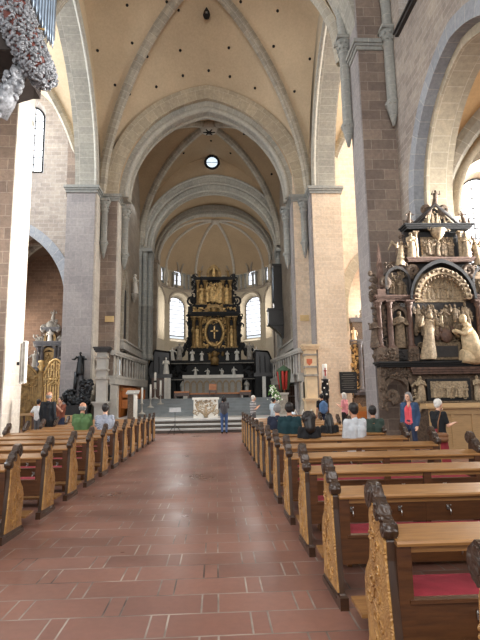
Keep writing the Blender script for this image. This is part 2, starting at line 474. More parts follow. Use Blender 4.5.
def diagrib(mb, b, sx, w=.5, h=.38, n=40, t0=0., t1=1.):
    x0, x1, y0, y1, zs, rise, dome, rho = b
    pts = []
    for i in range(-n, n+1):
        t = i/n
        xa = zlin(x0, t); x = (xa+x1)/2+sx*t*(x1-xa)/2; y = (y0+y1)/2+t*(y1-y0)/2
        pts.append((x, y, zlin(zs, t)+rise*g_unit(t, rho)/rho+dome*(1-t*t)))
    d = Vector((pts[-1][0]-pts[0][0], pts[-1][1]-pts[0][1], 0)).normalized()
    side = Vector((-d.y, d.x, 0))
    # in-plane normal = side x d must point up
    if side.cross(d).z < 0: side = -side
    e = Vector((0, 0, 1)).cross(d)
    s2 = d.cross(Vector((0, 0, 1)))
    side = s2 if s2.cross(d).z > 0 else -s2
    mb.sweep(pts, side, RIBP(w, h)); return mb
# ================================================================== PEOPLE
def fuse(mb, name, mat, parent, voxel, smooth=3):
    """fuse overlapping tapered limbs into one continuous skin"""
    me = bpy.data.meshes.new(name)
    me.from_pydata([tuple(v) for v in mb.v], [], mb.f); me.update()
    o = bpy.data.objects.new(name, me); COL.objects.link(o)
    r = o.modifiers.new('r', 'REMESH'); r.mode = 'VOXEL'; r.voxel_size = voxel; r.use_smooth_shade = True
    s = o.modifiers.new('s', 'SMOOTH'); s.factor = .5; s.iterations = smooth
    dg = bpy.context.evaluated_depsgraph_get(); dg.update()
    m2 = bpy.data.meshes.new_from_object(o.evaluated_get(dg), depsgraph=dg)
    bpy.data.objects.remove(o)
    m2.name = name; m2.materials.clear(); m2.materials.append(MATS[mat] if isinstance(mat, str) else mat)
    for p in m2.polygons: p.use_smooth = True
    n = bpy.data.objects.new(name, m2); COL.objects.link(n)
    if parent is not None: n.parent = parent
    return n
def limb(mb, pts, rs, seg=10):
    mb.tube(pts, rs, seg)
    for p, r in zip(pts, rs): mb.ball(p, r, 10)
    return mb
def joints(sit=False, arms='down', stride=0., lean=0.):
    J = {}
    if sit:
        pz = .575
        J['pelvis'] = (0, 0, pz); J['chest'] = (0, -.03+lean*.6, pz+.36); J['neck'] = (0, -.02+lean, pz+.55)
        for s, n in ((-1, 'L'), (1, 'R')):
            J['hip'+n] = (s*.09, .03, pz-.01); J['knee'+n] = (s*.11, .45, .53); J['ank'+n] = (s*.11, .42, .09); J['toe'+n] = (s*.12, .57, .04)
    else:
        J['pelvis'] = (0, 0, .93); J['chest'] = (0, -.01+lean*.6, 1.25); J['neck'] = (0, lean, 1.43)
        for s, n in ((-1, 'L'), (1, 'R')):
            st = stride*s
            J['hip'+n] = (s*.09, 0, .9); J['knee'+n] = (s*.1, .02+st*.5+abs(st)*.15, .49); J['ank'+n] = (s*.1, -.03+st, .09); J['toe'+n] = (s*.12, .13+st, .035)
    nz = J['neck']
    J['head'] = (0, nz[1]+.035, nz[2]+.15)
    for s, n in ((-1, 'L'), (1, 'R')):
        sh = (s*.175, nz[1]-.01, nz[2]-.06); J['sh'+n] = sh
        z = sh[2]; y = sh[1]
        if arms == 'down': e, w = (s*.225, y-.03, z-.28), (s*.22, y+.06, z-.52)
        elif arms == 'lap': e, w = (s*.21, y+.04, z-.27), (s*.1, y+.25, z-.33)
        elif arms == 'photo': e, w = (s*.22, y+.16, z-.2), (s*.07, y+.3, z+.03)
        elif arms == 'hold': e, w = (s*.225, y+.02, z-.27), (s*.08, y+.24, z-.17)
        elif arms == 'reach': e, w = (s*.22, y+.06, z-.27), (s*.14, y+.32, z-.22)
        elif arms == 'hips': e, w = (s*.3, y-.08, z-.25), (s*.19, y+.06, z-.4)
        J['el'+n], J['wr'+n] = e, w
    return J
def hand(mb, el, wr, s):
    el, wr = Vector(el), Vector(wr); d = (wr-el).normalized()
    side = d.cross(Vector((0, 1, 0))) if abs(d.y) < .8 else d.cross(Vector((0, 0, 1)))
    side.normalize(); side *= (1 if side.x*s < 0 else -1)
    nrm = d.cross(side).normalized()
    if nrm.dot(Vector((-s, .3, 0))) < 0: nrm = -nrm
    c = wr+d*.05
    for k in (-1, 0, 1): limb(mb, [wr+side*.012*k, wr+d*.085+side*.022*k], [.017, .014], 8)
    for k, ln in ((-1.5, .058), (-.5, .073), (.5, .078), (1.5, .07)):
        b = wr+d*.085+side*.0165*k
        limb(mb, [b, b+d*ln*.5+nrm*.006, b+d*ln*.85+nrm*.022, b+d*ln+nrm*.036], [.0088, .0085, .008, .0068], 6)
    b = wr+d*.03+side*.028
    limb(mb, [b, b+d*.03+side*.02+nrm*.008, b+d*.06+side*.024+nrm*.018], [.012, .010, .008], 6)
def person(pos, yaw, height, label, J, skin='skin', top=None, sleeve='long', legs='trousers', legmat=None, hair=None, hairstyle='short', coat=None, fat=1., shoes='dark_iron', group=None, female=False):
    k = height/1.72
    o0 = Vector(pos)
    b = MB(); V = lambda n: Vector(J[n])
    pe, ch, ne, he = V('pelvis'), V('chest'), V('neck'), V('head')
    # torso
    up = (ne-pe).normalized()
    for s in (-1, 1):
        limb(b, [pe+Vector((s*.07, 0, -.02)), pe.lerp(ch, .45)+Vector((s*.06, 0, 0)), ch+Vector((s*.08, 0, 0)), ne+Vector((s*.1, -.005, -.07))], [.1*fat, .092*fat, .102*fat, .06])
        n = 'L' if s < 0 else 'R'
        limb(b, [J['sh'+n], V('sh'+n).lerp(V('el'+n), .5), J['el'+n], V('el'+n).lerp(V('wr'+n), .35), J['wr'+n]], [.055, .045, .037, .036, .025])
        hand(b, J['el'+n], J['wr'+n], s)
        limb(b, [J['hip'+n], V('hip'+n).lerp(V('knee'+n), .5), J['knee'+n], V('knee'+n).lerp(V('ank'+n), .3), J['ank'+n]], [.088*fat, .072*fat, .053, .054, .036])
        limb(b, [V('ank'+n)+Vector((0, -.03, -.04)), V('toe'+n)+Vector((0, -.04, 0)), J['toe'+n]], [.036, .036, .028])
    limb(b, [ne+Vector((0, -.01, -.08)), ne+Vector((0, 0, 0)), he+Vector((0, -.02, -.05))], [.062, .054, .05])
    # head: cranium, jaw, nose, ears, lips
    b.ball(he+Vector((0, -.012, .035)), .087, 14, .9, 1.08, 1.0); b.ball(he+Vector((0, .02, -.035)), .068, 12, .88, .95, 1.1)
    limb(b, [he+Vector((0, .05, -.075)), he+Vector((0, .062, -.085))], [.03, .024]); limb(b, [he+Vector((0, .088, .012)), he+Vector((0, .108, -.022))], [.011, .015], 8)
    limb(b, [he+Vector((-.02, .083, -.053)), he+Vector((.02, .083, -.053))], [.009, .009], 6)
    for s in (-1, 1):
        b.ball(he+Vector((s*.08, -.012, -.005)), .026, 8, .45, .8, 1.2); b.ball(he+Vector((s*.033, .075, .025)), .016, 8)
    m4 = Matrix.Translation(o0) @ Matrix.Rotation(yaw, 4, 'Z') @ Matrix.Scale(k, 4)
    root = fuse(b, 'person', skin, None, .0085)
    def child(mb_, name, mat, vox=.013, sm=3): return fuse(mb_, name, mat, root, vox, sm)
    eb = MB()
    for s in (-1, 1): eb.ball(he+Vector((s*.033, .088, .022)), .0085, 8)
    e = eb.build('eyes', 'hole_black', root)
    def garment(mat, name, slv, infl, hem, zt=0.):
        g = MB()
        for s in (-1, 1):
            n = 'L' if s < 0 else 'R'
            bot = pe+Vector((s*.075, 0, hem))
            limb(g, [bot, pe.lerp(ch, .3)+Vector((s*.065, 0, 0)), ch+Vector((s*.085, 0, 0)), ne+Vector((s*.105, -.008, -.065))], [.104*fat+infl, .1*fat+infl, .11*fat+infl, .064+infl])
            a, e_, w = V('sh'+n), V('el'+n), V('wr'+n)
            if slv == 'long': limb(g, [a, a.lerp(e_, .5), e_, e_.lerp(w, .5), e_.lerp(w, .96)], [.066+infl, .056+infl, .048+infl, .045+infl, .036+infl])
            elif slv == 'short': limb(g, [a, a.lerp(e_, .35), a.lerp(e_, .7)], [.066+infl, .06+infl, .056+infl])
            else: limb(g, [a+Vector((-s*.03, 0, 0))], [.055+infl])
        limb(g, [ne+Vector((0, -.012, -.07)), ne+Vector((0, -.012, -.02))], [.066+infl, .06+infl])
        return child(g, name, mat)
    if top: garment(top, 'shirt', sleeve, 0., -.02)
    if coat:
        g = MB()
        for s in (-1, 1):
            n = 'L' if s < 0 else 'R'; a, e_, w = V('sh'+n), V('el'+n), V('wr'+n)
            limb(g, [a, a.lerp(e_, .5), e_, e_.lerp(w, .5), e_.lerp(w, .96)], [.08, .068, .058, .054, .045])
            limb(g, [pe+Vector((s*.13, .0, -.14)), pe.lerp(ch, .4)+Vector((s*.12, .01, 0)), ch+Vector((s*.14, .02, 0)), ne+Vector((s*.1, .0, -.04))], [.085, .075, .085, .06])
            limb(g, [pe+Vector((s*.06, -.05, -.14)), pe.lerp(ch, .4)+Vector((s*.055, -.045, 0)), ch+Vector((s*.07, -.045, 0)), ne+Vector((s*.05, -.035, -.05))], [.1, .095, .1, .055])
        child(g, 'cardigan', coat)
    lg = MB()
    if legs == 'trousers':
        for s in (-1, 1):
            n = 'L' if s < 0 else 'R'
            limb(lg, [pe+Vector((s*.06, 0, .04)), V('hip'+n), V('hip'+n).lerp(V('knee'+n), .5), J['knee'+n], V('knee'+n).lerp(V('ank'+n), .5), V('ank'+n)+Vector((0, 0, .0))], [.1*fat, .1*fat, .084*fat, .068, .062, .056])
        child(lg, 'trousers', legmat)
    else:
        c0 = (V('kneeL')+V('kneeR'))/2; n = 9
        prof = [(.13, pe.z+.1), (.17, pe.z-.05), (.2, c0.z+.1), (.23, c0.z-.18), (.24, c0.z-.2), (.18, c0.z-.19)]
        lg.lathe((0, 0, 0), [(r, z) for r, z in prof][::-1], 20, 1, .8); child(lg, 'skirt', legmat, .014, 2)
    sh = MB()
    for n in 'LR': limb(sh, [V('ank'+n)+Vector((0, -.035, -.045)), V('toe'+n)+Vector((0, -.04, .004)), J['toe'+n]], [.044, .044, .036])
    child(sh, 'shoes', shoes)
    if hair:
        h = MB()
        if hairstyle == 'fringe_bald':
            for k2 in range(9):
                a = PI+.35+(PI-.7)*k2/8; h.ball(he+Vector((.076*math.cos(a), -.012+.082*math.sin(a), .0)), .024, 8, 1, 1, 1.5); h.ball(he+Vector((.068*math.cos(a), -.012+.074*math.sin(a), -.04)), .024, 8, 1, 1, 1.4)
        else:
            h.ball(he+Vector((0, -.025, .045)), .096, 14, .93, 1.05, 1.0); h.ball(he+Vector((0, -.055, .0)), .078, 12, 1.02, .8, 1.1)
            for s in (-1, 1): h.ball(he+Vector((s*.062, -.02, .015)), .04, 8, .8, 1.2, 1.2)
            if hairstyle == 'long':
                limb(h, [he+Vector((0, -.06, 0)), ne+Vector((0, -.075, -.02)), ne+Vector((0, -.1, -.2))], [.085, .08, .065])
                for s in (-1, 1): limb(h, [he+Vector((s*.07, -.03, .01)), he+Vector((s*.085, -.03, -.13)), ne+Vector((s*.09, -.05, -.12))], [.04, .042, .03])
            elif hairstyle == 'curly':
                rnd2 = random.Random(4)
                for k2 in range(150):
                    a = rnd2.random()*6.28; p2 = rnd2.uniform(-.9, 1.4)
                    q = Vector((math.cos(a)*math.cos(p2)*.125, math.sin(a)*math.cos(p2)*.12-.035, math.sin(p2)*.115+.02))
                    if q.y < .05 or q.z > .07: h.ball(he+q, .033, 6)
                limb(h, [he+Vector((0, -.06, -.02)), ne+Vector((0, -.07, -.03))], [.12, .11])
            elif hairstyle == 'bun': h.ball(he+Vector((0, -.12, .05)), .045, 10)
            elif hairstyle == 'bob':
                for s in (-1, 1): limb(h, [he+Vector((s*.07, -.02, .02)), he+Vector((s*.085, -.02, -.09))], [.042, .04])
                limb(h, [he+Vector((0, -.07, 0)), he+Vector((0, -.07, -.1))], [.07, .06])
        child(h, 'hair', hair, .011, 2)
    root.matrix_world = m4
    tag(root, label, 'person', group)
    return root, m4
# cloth colours
cloth('shirt_white', (214, 214, 212)); cloth('shirt_black', (30, 34, 40)); cloth('shirt_rust', (124, 70, 52)); cloth('shirt_green', (80, 108, 66)); cloth('shirt_pattern', (196, 200, 210), .1, ((70, 78, 96), 'DIAGONAL', 14, 6))
cloth('jacket_grey', (84, 84, 88)); cloth('denim', (70, 96, 140)); cloth('denim_dark', (40, 50, 74)); cloth('stripe_shirt', (40, 42, 50), .1, ((214, 212, 210), 'Z', 4.5, 0)); cloth('shirt_paleblue', (196, 214, 224))
cloth('navy', (34, 40, 58)); cloth('teal_dark', (20, 52, 58)); cloth('black_cloth', (24, 24, 27)); cloth('shirt_palegrey', (196, 200, 204)); cloth('pink', (226, 150, 156)); cloth('green_dark', (50, 64, 56)); cloth('cardigan_blue', (50, 72, 102)); cloth('coral', (214, 84, 92)); cloth('skirt_red', (128, 36, 44)); cloth('pack_blue', (84, 116, 156)); cloth('grey_trousers', (88, 88, 90))
plain('hair_dark', (30, 24, 22), .5, 0, .3, 30); plain('hair_black', (16, 15, 17), .45, 0, .3, 30); plain('hair_white', (216, 212, 204), .6, 0, .15, 30); plain('hair_grey', (124, 122, 120), .6, 0, .2, 30); plain('phone_black', (20, 20, 24), .3)
def X(px, Y, py=405): return AX(px, py, Y)
LROW = lambda i: 6.06-1.235+1.235*i+.3
RROW = lambda i: 2.74-1.29+1.29*i+.3
st, sit = joints, lambda **k: joints(sit=True, **k)
person((X(38.5, 20.6), 20.6, 0), -.4, 1.68, 'person in a white shirt standing near the gilded gate', st(arms='hips'), 'skin_tan', 'shirt_white', 'short', legmat='grey_trousers', hair='hair_dark')
person((X(48.5, 16.3), 16.3, 0), -.25, 1.9, 'bald person in black standing tall left of the pews', st(arms='down'), 'skin_tan', 'shirt_black', 'long', legmat='black_cloth', hair='hair_grey', hairstyle='fringe_bald')
pb, pm = person((X(61, 19.5), 19.5, 0), 2.6, 1.76, 'person in a rust brown shirt raising a camera near the gilded gate', st(arms='photo'), 'skin', 'shirt_rust', 'short', legmat='denim_dark', hair='hair_dark')
c = pm @ Vector((0, .36, 1.45)); o = MB().boxc(c, (.13, .05, .09)).ball(c+Vector((0, -.05, 0)), .03, 8).build('camera_body', 'phone_black'); tag(o, 'small black camera held up by the person in rust brown', 'camera')
person((X(83, LROW(7)), LROW(7), 0), 0, 1.9, 'seated person in a green shirt with thin grey hair, left pews', sit(arms='lap'), 'skin_tan', 'shirt_green', 'short', legmat='grey_trousers', hair='hair_grey', hairstyle='fringe_bald', fat=1.18)
person((X(105.5, LROW(7)), LROW(7), 0), .1, 1.84, 'seated person in a blue and white patterned shirt, left pews', sit(arms='lap'), 'skin', 'shirt_pattern', 'short', legmat='denim_dark', hair='hair_dark', fat=1.1)
p, pm = person((X(224, 23.3), 23.3, 0), .05, 1.7, 'person in a grey jacket and jeans standing in the aisle before the steps', st(arms='photo'), 'skin', 'jacket_grey', 'long', legmat='denim', hair='hair_black', hairstyle='bob')
c = pm @ Vector((0, .36, 1.46)); o = MB().boxc(c, (.15, .012, .075)).build('mobile_phone', 'phone_black'); tag(o, 'black phone held up by the person in the aisle', 'phone')
person((X(253, 22.3), 22.3, 0), -1.2, 1.7, 'white haired person in a dark striped shirt before the altar steps', st(arms='hold'), 'skin', 'stripe_shirt', 'short', legmat='grey_trousers', hair='hair_white')
person((X(273.5, 22.4), 22.4, 0), -.9, 1.58, 'dark haired person in pale blue near the flower arrangement', st(arms='hold'), 'skin_tan', 'shirt_paleblue', 'short', legmat='shirt_paleblue', hair='hair_dark', hairstyle='bun')
person((X(277, RROW(8)), RROW(8), 0), 0, 1.76, 'seated person with grey hair and navy jacket, right pews nearest the aisle', sit(arms='lap'), 'skin', 'navy', 'long', legmat='denim_dark', hair='hair_grey')
person((X(289, RROW(7)), RROW(7), 0), -.1, 1.82, 'seated person with short dark hair and dark teal top, right pews', sit(arms='lap'), 'skin_tan', 'teal_dark', 'long', legmat='black_cloth', hair='hair_dark', fat=1.08)
person((X(308, RROW(6)), RROW(6), 0), .1, 1.6, 'seated person with big curly dark hair, right pews', sit(arms='lap'), 'skin_tan', 'black_cloth', 'long', legmat='black_cloth', hair='hair_dark', hairstyle='curly')
person((X(328, RROW(7)), RROW(7), 0), .2, 1.52, 'seated person with long straight black hair, right pews', sit(arms='lap'), 'skin', 'black_cloth', 'long', legmat='black_cloth', hair='hair_black', hairstyle='long')
person((X(353, RROW(6)), RROW(6), 0), .35, 1.8, 'seated person with dark hair and pale grey shirt, right pews', sit(arms='lap'), 'skin_tan', 'shirt_palegrey', 'long', legmat='denim_dark', hair='hair_dark', fat=1.05)
person((X(372, RROW(7)), RROW(7), 0), -.1, 1.7, 'seated person in dark green at the far end of a right pew', sit(arms='lap'), 'skin_tan', 'green_dark', 'long', legmat='black_cloth', hair='hair_dark')
p, pm = person((X(322, 20.8), 20.8, 0), .1, 1.72, 'dark haired person with a blue backpack by the right crossing pier', st(arms='down'), 'skin_tan', 'black_cloth', 'short', legmat='denim_dark', hair='hair_black')
bp = MB()
limb(bp, [(0, -.2, 1.0), (0, -.2, 1.3)], [.13, .12]); limb(bp, [(-.08, -.2, 1.02), (-.08, -.19, 1.25)], [.1, .1]); limb(bp, [(.08, -.2, 1.02), (.08, -.19, 1.25)], [.1, .1])
bk = fuse(bp, 'backpack', 'pack_blue', None, .013); sp = MB()
for s in (-1, 1): sp.tube([(s*.1, -.13, 1.34), (s*.13, -.02, 1.45), (s*.13, .12, 1.34), (s*.15, .1, 1.15), (s*.13, -.1, 1.02)], .02, 6)
sp.build('strap', 'navy', bk); bk.matrix_world = pm; tag(bk, 'blue backpack worn by the dark haired person at the right pier', 'backpack')
person((X(344.5, 20.2), 20.2, 0), .9, 1.74, 'fair haired person in a pink top by the black plaque', st(arms='hold'), 'skin', 'pink', 'short', legmat='black_cloth', hair='hair_white', hairstyle='bob')
person((X(409, 12.9), 12.9, 0), 2.3, 1.68, 'person in a blue cardigan and coral top standing before the stone altar', st(arms='down', stride=.1), 'skin', 'coral', 'short', legmat='denim_dark', coat='cardigan_blue', hair='hair_grey', hairstyle='bob', fat=.88)
person((X(437.5, 10.2), 10.2, 0), -1.2, 1.52, 'white haired person in black top and red skirt beside the oak screen', st(arms='reach', stride=.12), 'skin', 'black_cloth', 'short', legs='skirt', legmat='skirt_red', hair='hair_white')
hbX, hbY = X(437.5, 10.2), 10.2
hb_ = MB(); limb(hb_, [(hbX-.1, hbY-.2, .8), (hbX+.03, hbY-.21, .79)], [.055, .055]); limb(hb_, [(hbX-.09, hbY-.2, .71), (hbX+.02, hbY-.21, .71)], [.06, .06])
hg = fuse(hb_, 'shoulder_bag', 'brown_leather', None, .013); MB().tube([(hbX-.12, hbY-.2, .84), (hbX-.1, hbY-.19, 1.05), (hbX+.02, hbY-.1, 1.28), (hbX+.1, hbY+.0, 1.3)], .012, 6).build('strap', 'brown_leather', hg); tag(hg, 'tan shoulder bag carried by the person in the red skirt', 'bag')
person((1.98, RROW(1)+.02, 0), 0, 1.7, 'person in dark blue seated in a near right pew, cut by the picture edge', sit(arms='lap'), 'skin', 'navy', 'long', legmat='denim_dark', hair='hair_dark')
# ================================================================== SETTING
amap_old = amap
def amap(axis): return axis if callable(axis) else amap_old(axis)
WN = [0]; TN = [0]
def trim(mb, mat):
    TN[0] += 1
    return struct(mb.build('trim_%d' % TN[0], mat))
struct(MB().box(-20, 20, -6, 48, -.3, 0).build('floor', 'floor_tiles'))
# --- bays: x0,x1,y0,y1, springing, rise, dome, pointedness
B_NAVE = ((-7.3, -6.45), 5.5, 18.9, 27.2, (15.5, 13.1), 6.9, 2.2, 1.2)
B_CHOIR = (-5.65, 4.95, 28.5, 36.6, 13.0, 7.2, .35, 1.2)
B_LEFT = (-16.5, -7.5, 17.3, 27.6, 13.1, 7.4, .6, 1.3)
B_RIGHT = (6.6, 17.5, 17.6, 27.6, 13.1, 6.6, .6, 1.3)
B_RLOW = (8.0, 17.5, 7.5, 16.8, 8.1, 4.4, .5, 1.15)
struct(vault(MB(), *B_NAVE).build('ceiling_nave', 'vault_plaster'))
struct(vault(MB(), *B_CHOIR).build('ceiling_choir', 'choir_vault_plaster'))
struct(vault(MB(), *B_LEFT).build('ceiling_left_aisle', 'vault_plaster'))
struct(vault(MB(), *B_RIGHT).build('ceiling_right_aisle', 'vault_plaster'))
struct(vault(MB(), *B_RLOW).build('ceiling_right_low_aisle', 'aisle_vault_plaster'))
for b, w, h in ((B_NAVE, .46, .34), (B_CHOIR, .42, .32), (B_LEFT, .36, .3), (B_RIGHT, .36, .3), (B_RLOW, .5, .36)):
    for s in (1, -1): trim(diagrib(MB(), b, s, w, h), 'rib_stone')
# near bays above and behind the camera (close the nave towards the west)
struct(vault(MB(), -7.4, 6.9, 6.0, 17.3, 19.5, 3.0, 1.9, 1.2).build('ceiling_west_bay', 'vault_plaster'))
# --- nave transverse arch between the near piers
def skew(mb):
    for v in mb.v: v.y -= 1.5*max(-.1, min(1.1, (5.6-v.x)/12.2))
    return mb
mb = MB(); ring(mb, -.5, 15.2, 6.15, 6.6, 7.1, 7.6, 17.45, 18.9); trim(skew(mb), 'arch_stone')
mb = MB(); archwall(mb, -7.6, 6.6, 15.2, 24, (-.5, 6.7, 15.2, 7.2, 15.2), 17.6, 18.7); struct(skew(mb).build('wall_nave_transverse', 'vault_plaster'))
# --- long arches from near pier to crossing pier, both sides
for side, x0, x1 in (('left', -7.55, -6.4), ('right', 5.5, 6.7)):
    yc = 17.3 if side == 'left' else 19.0
    mb = MB(); archwall(mb, 12, 27.2, 13.0, 23, (21.0, 5.35, 13.0, 7.4, 13.0), x0+.12, x1-.12, 'y'); struct(clipy(mb, yc).build('wall_%s_clerestory' % side, 'vault_plaster'))
    mb = MB(); ring(mb, 21.0, 13.0, 5.0, 7.0, 5.65, 7.65, x0, x1, 'y', 28)
    roll(mb, 21.0, 13.0, 5.05, 7.05, x1 if side == 'left' else x0, .13, 'y'); trim(clipy(mb, yc), 'arch_stone')
# --- piers
def pier(name, mat, *boxes):
    mb = MB()
    for bx in boxes: mb.box(*bx)
    return struct(mb.build(name, mat))
pier('wall_left_near_pier', 'pier_stone', (-8.4, -6.62, 15.9, 17.35, 0, 23))
mb = MB().box(-6.62, -6.58, 15.9, 17.35, 0, 23); struct(mb.build('wall_left_near_pier_face', 'lit_stone'))  # pale slab paints the light falling on the pier's nave side
pier('wall_right_near_pier', 'pier_stone', (5.64, 8.1, 17.4, 18.7, 0, 23))
struct(MB().box(5.59, 5.64, 17.4, 18.7, 0, 23).build('wall_right_near_pier_face', 'grey_stone'))  # cool grey slab paints the bluish window light on this side
pier('wall_left_crossing_pier', 'grey_stone', (-7.95, -6.44, 26.0, 28.5, 0, 12.9))
pier('wall_left_crossing_pier_inner', 'pier_stone', (-6.44, -5.5, 27.2, 28.5, 0, 23), (-8.3, -6.44, 27.0, 28.5, 12.9, 23))
pier('wall_right_crossing_pier', 'beige_stone', (5.35, 6.95, 26.0, 28.5, 0, 12.9))
pier('wall_right_crossing_pier_inner', 'beige_stone', (4.5, 5.35, 27.2, 28.5, 0, 23), (5.35, 7.2, 27.0, 28.5, 12.9, 23))
for x0, x1, y0 in ((-6.44, -6.36, 26.05), (5.27, 5.35, 26.05), (-5.5, -5.42, 27.25), (4.42, 4.5, 27.25)):
    struct(MB().box(x0, x1, y0, y0+1.15, 0, 12.9).build('wall_pier_reveal', 'lit_stone' if x0 < 0 else 'grey_stone'))  # pale left, grey right: side light put into the reveal colours
# abacus bands at the springing
def band(mb, x0, x1, y0, y1, z, o=.16):
    mb.box(x0-o*.4, x1+o*.4, y0-o*.4, y1+o*.4, z-.32, z-.18)
    mb.box(x0-o*.7, x1+o*.7, y0-o*.7, y1+o*.7, z-.18, z-.08)
    mb.box(x0-o, x1+o, y0-o, y1+o, z-.08, z+.08)
mb = MB()
band(mb, -7.95, -6.38, 26.0, 28.5, 13.0); band(mb, -6.4, -5.45, 27.2, 28.5, 13.0); trim(mb, 'shaft_stone')
mb = MB()
band(mb, 5.3, 6.95, 26.0, 28.5, 13.0); band(mb, 4.45, 5.35, 27.2, 28.5, 13.0); trim(mb, 'shaft_stone')
mb = MB(); band(mb, 5.62, 6.9, 17.4, 18.7, 15.2, .2); trim(mb, 'shaft_stone')
mb = MB(); band(mb, -7.5, -6.58, 15.9, 17.35, 14.6, .22); trim(mb, 'shaft_stone')
# corbelled colonnettes (capital, shaft, tapering corbel)
def shaft(x, y, zt, zb, r=.2):
    mb = MB()
    mb.box(x-r*1.7, x+r*1.7, y-r*1.7, y+r*1.7, zt-.14, zt)
    mb.lathe((x, y, 0), [(r*.25, zb-.9), (r*.6, zb-.6), (r*1.15, zb-.12), (r*1.3, zb-.05), (r*1.3, zb+.05), (r*1.05, zb+.12), (r, zb+.16),
                         (r, zt-.75), (r*1.25, zt-.72), (r*1.25, zt-.65), (r*1.05, zt-.6), (r*1.3, zt-.35), (r*1.65, zt-.14)], 16)
    for k in range(8):
        a = k*PI/4; mb.ball((x+math.cos(a)*r*1.45, y+math.sin(a)*r*1.45, zt-.28), r*.34, 6); mb.ball((x+math.cos(a+.4)*r*1.25, y+math.sin(a+.4)*r*1.25, zt-.5), r*.3, 6)
        mb.ball((x+math.cos(a)*r*1.2, y+math.sin(a)*r*1.2, zb-.05), r*.3, 6)
    return trim(mb, 'shaft_stone')
SH = []
for px, py, Y, pt, pb_ in ((354.5, 60, 18.6, 40, 147), (389.5, 60, 17.2, 30, 126), (27, 110, 17.2, 50, 146)):
    x = at(px, py, Y).x
    if px == 354.5: x = 5.42
    SH.append((x, Y)); shaft(x, Y, at(px, pt, Y).z, at(px, pb_, Y).z+.9, .2)
shaft(-6.15, 27.0, 12.7, 10.2, .17); shaft(-5.25, 28.3, 12.7, 9.9, .2)
shaft(5.05, 27.0, 12.7, 10.2, .17); shaft(4.25, 28.3, 12.7, 9.9, .2)
# shafts of the near transverse arch above the abacus
mb = MB()
for x, y in SH: mb.tube([(x, y, 14.6), (x, y, 16.5), (x-.15*(1 if x > 0 else -1), y, 18.5), (x-.5*(1 if x > 0 else -1), y, 21.5)], .2, 12)
trim(mb, 'shaft_stone')
# --- choir arch (first)
mb = MB(); archwall(mb, -6.9, 6.0, 12.9, 23.5, (-.4, 5.05, 12.9, 6.25, 12.9), 27.2, 28.5, n=28); struct(mb.build('wall_choir_arch', 'choir_vault_plaster'))
mb = MB(); ring(mb, -.4, 13.0, 4.62, 5.5, 5.2, 6.12, 27.35, 28.35, n=30); roll(mb, -.4, 13.0, 4.66, 5.55, 27.45, .17, n=30); roll(mb, -.4, 13.0, 4.66, 5.55, 28.2, .17, n=30); trim(mb, 'arch_stone')
mb = MB(); ring(mb, -.4, 13.0, 5.05, 6.0, 5.95, 6.85, 27.05, 27.3, n=30); trim(mb, 'arch_beige_stone')
# --- choir side walls with a lancet niche each
for sx, x0, x1 in ((-1, -6.8, -5.62), (1, 4.92, 6.1)):
    nm = 'left' if sx < 0 else 'right'
    mb = MB().box(x0, x1, 28.5, 41.6, 4.4, 21).box(x0, x1, 36.2, 41.6, .6, 4.4); struct(mb.build('wall_choir_%s' % nm, 'choir_stone'))
    q = -5.45 if sx < 0 else 4.7
    struct(MB().box(*sorted((q, q+sx*2.2)), 28.5, 36.2, 2.5, 2.95).box(*sorted((q+sx*2.0, q+sx*2.3)), 28.5, 36.2, 0, 4.4).build('wall_gallery_%s' % nm, 'grey_stone'))
    xf = x1 if sx < 0 else x0
    a, b2 = sorted((xf, xf-sx*.16))
    mb = MB(); ring(mb, 30.4, 7.2, .75, 2.0, .95, 2.3, a, b2, 'y', 12, leg=2.8); trim(mb, 'rib_stone')
    mb = MB().box(*sorted((xf, xf-sx*.03)), 29.7, 31.1, 4.4, 8.3); trim(mb, 'dark_slate')
    mb = MB()
    mb.box(*sorted((xf-sx*.02, xf-sx*.3)), 29.0, 36.2, 4.5, 4.95); mb.box(*sorted((xf-sx*.02, xf-sx*.38)), 28.9, 36.2, 4.95, 5.05)
    trim(mb, 'ledge_stone')
# --- second choir arch
mb = MB(); archwall(mb, -6.0, 5.6, 12.65, 21.5, (-.05, 5.55, 12.65, 5.9, 12.65), 36.6, 37.6, n=28); struct(mb.build('wall_sanctuary_arch', 'choir_vault_plaster'))
mb = MB()
ring(mb, -.05, 12.7, 4.72, 4.75, 5.15, 5.25, 36.75, 37.6, n=30); ring(mb, -.05, 12.7, 5.15, 5.25, 5.6, 5.85, 36.5, 37.3, n=30)
for a, r, y in ((4.75, 4.8, 36.75), (5.17, 5.28, 36.5), (5.6, 5.85, 36.45), (4.75, 4.8, 37.5)): roll(mb, -.05, 12.7, a, r, y, .11, n=30)
trim(mb, 'arch_stone')
for sx in (-1, 1):
    mb = MB()
    for dx, y, r in ((4.85, 36.75, .17), (5.2, 36.5, .17), (5.55, 36.35, .15), (4.8, 37.3, .15)):
        x = -.05+sx*dx
        mb.lathe((x, y, 0), [(r*1.4, 4.4), (r*1.4, 4.7), (r, 4.85), (r, 8.3), (r*1.25, 8.35), (r*1.25, 8.5), (r, 8.55), (r, 12.0), (r*1.5, 12.5)], 12)
    mb.box(-.05+sx*4.62, -.05+sx*5.85, 36.2, 37.6, 12.45, 12.7); mb.box(-.05+sx*5.0, -.05+sx*5.85, 36.7, 37.6, 1.6, 12.45)
    trim(mb, 'shaft_stone')
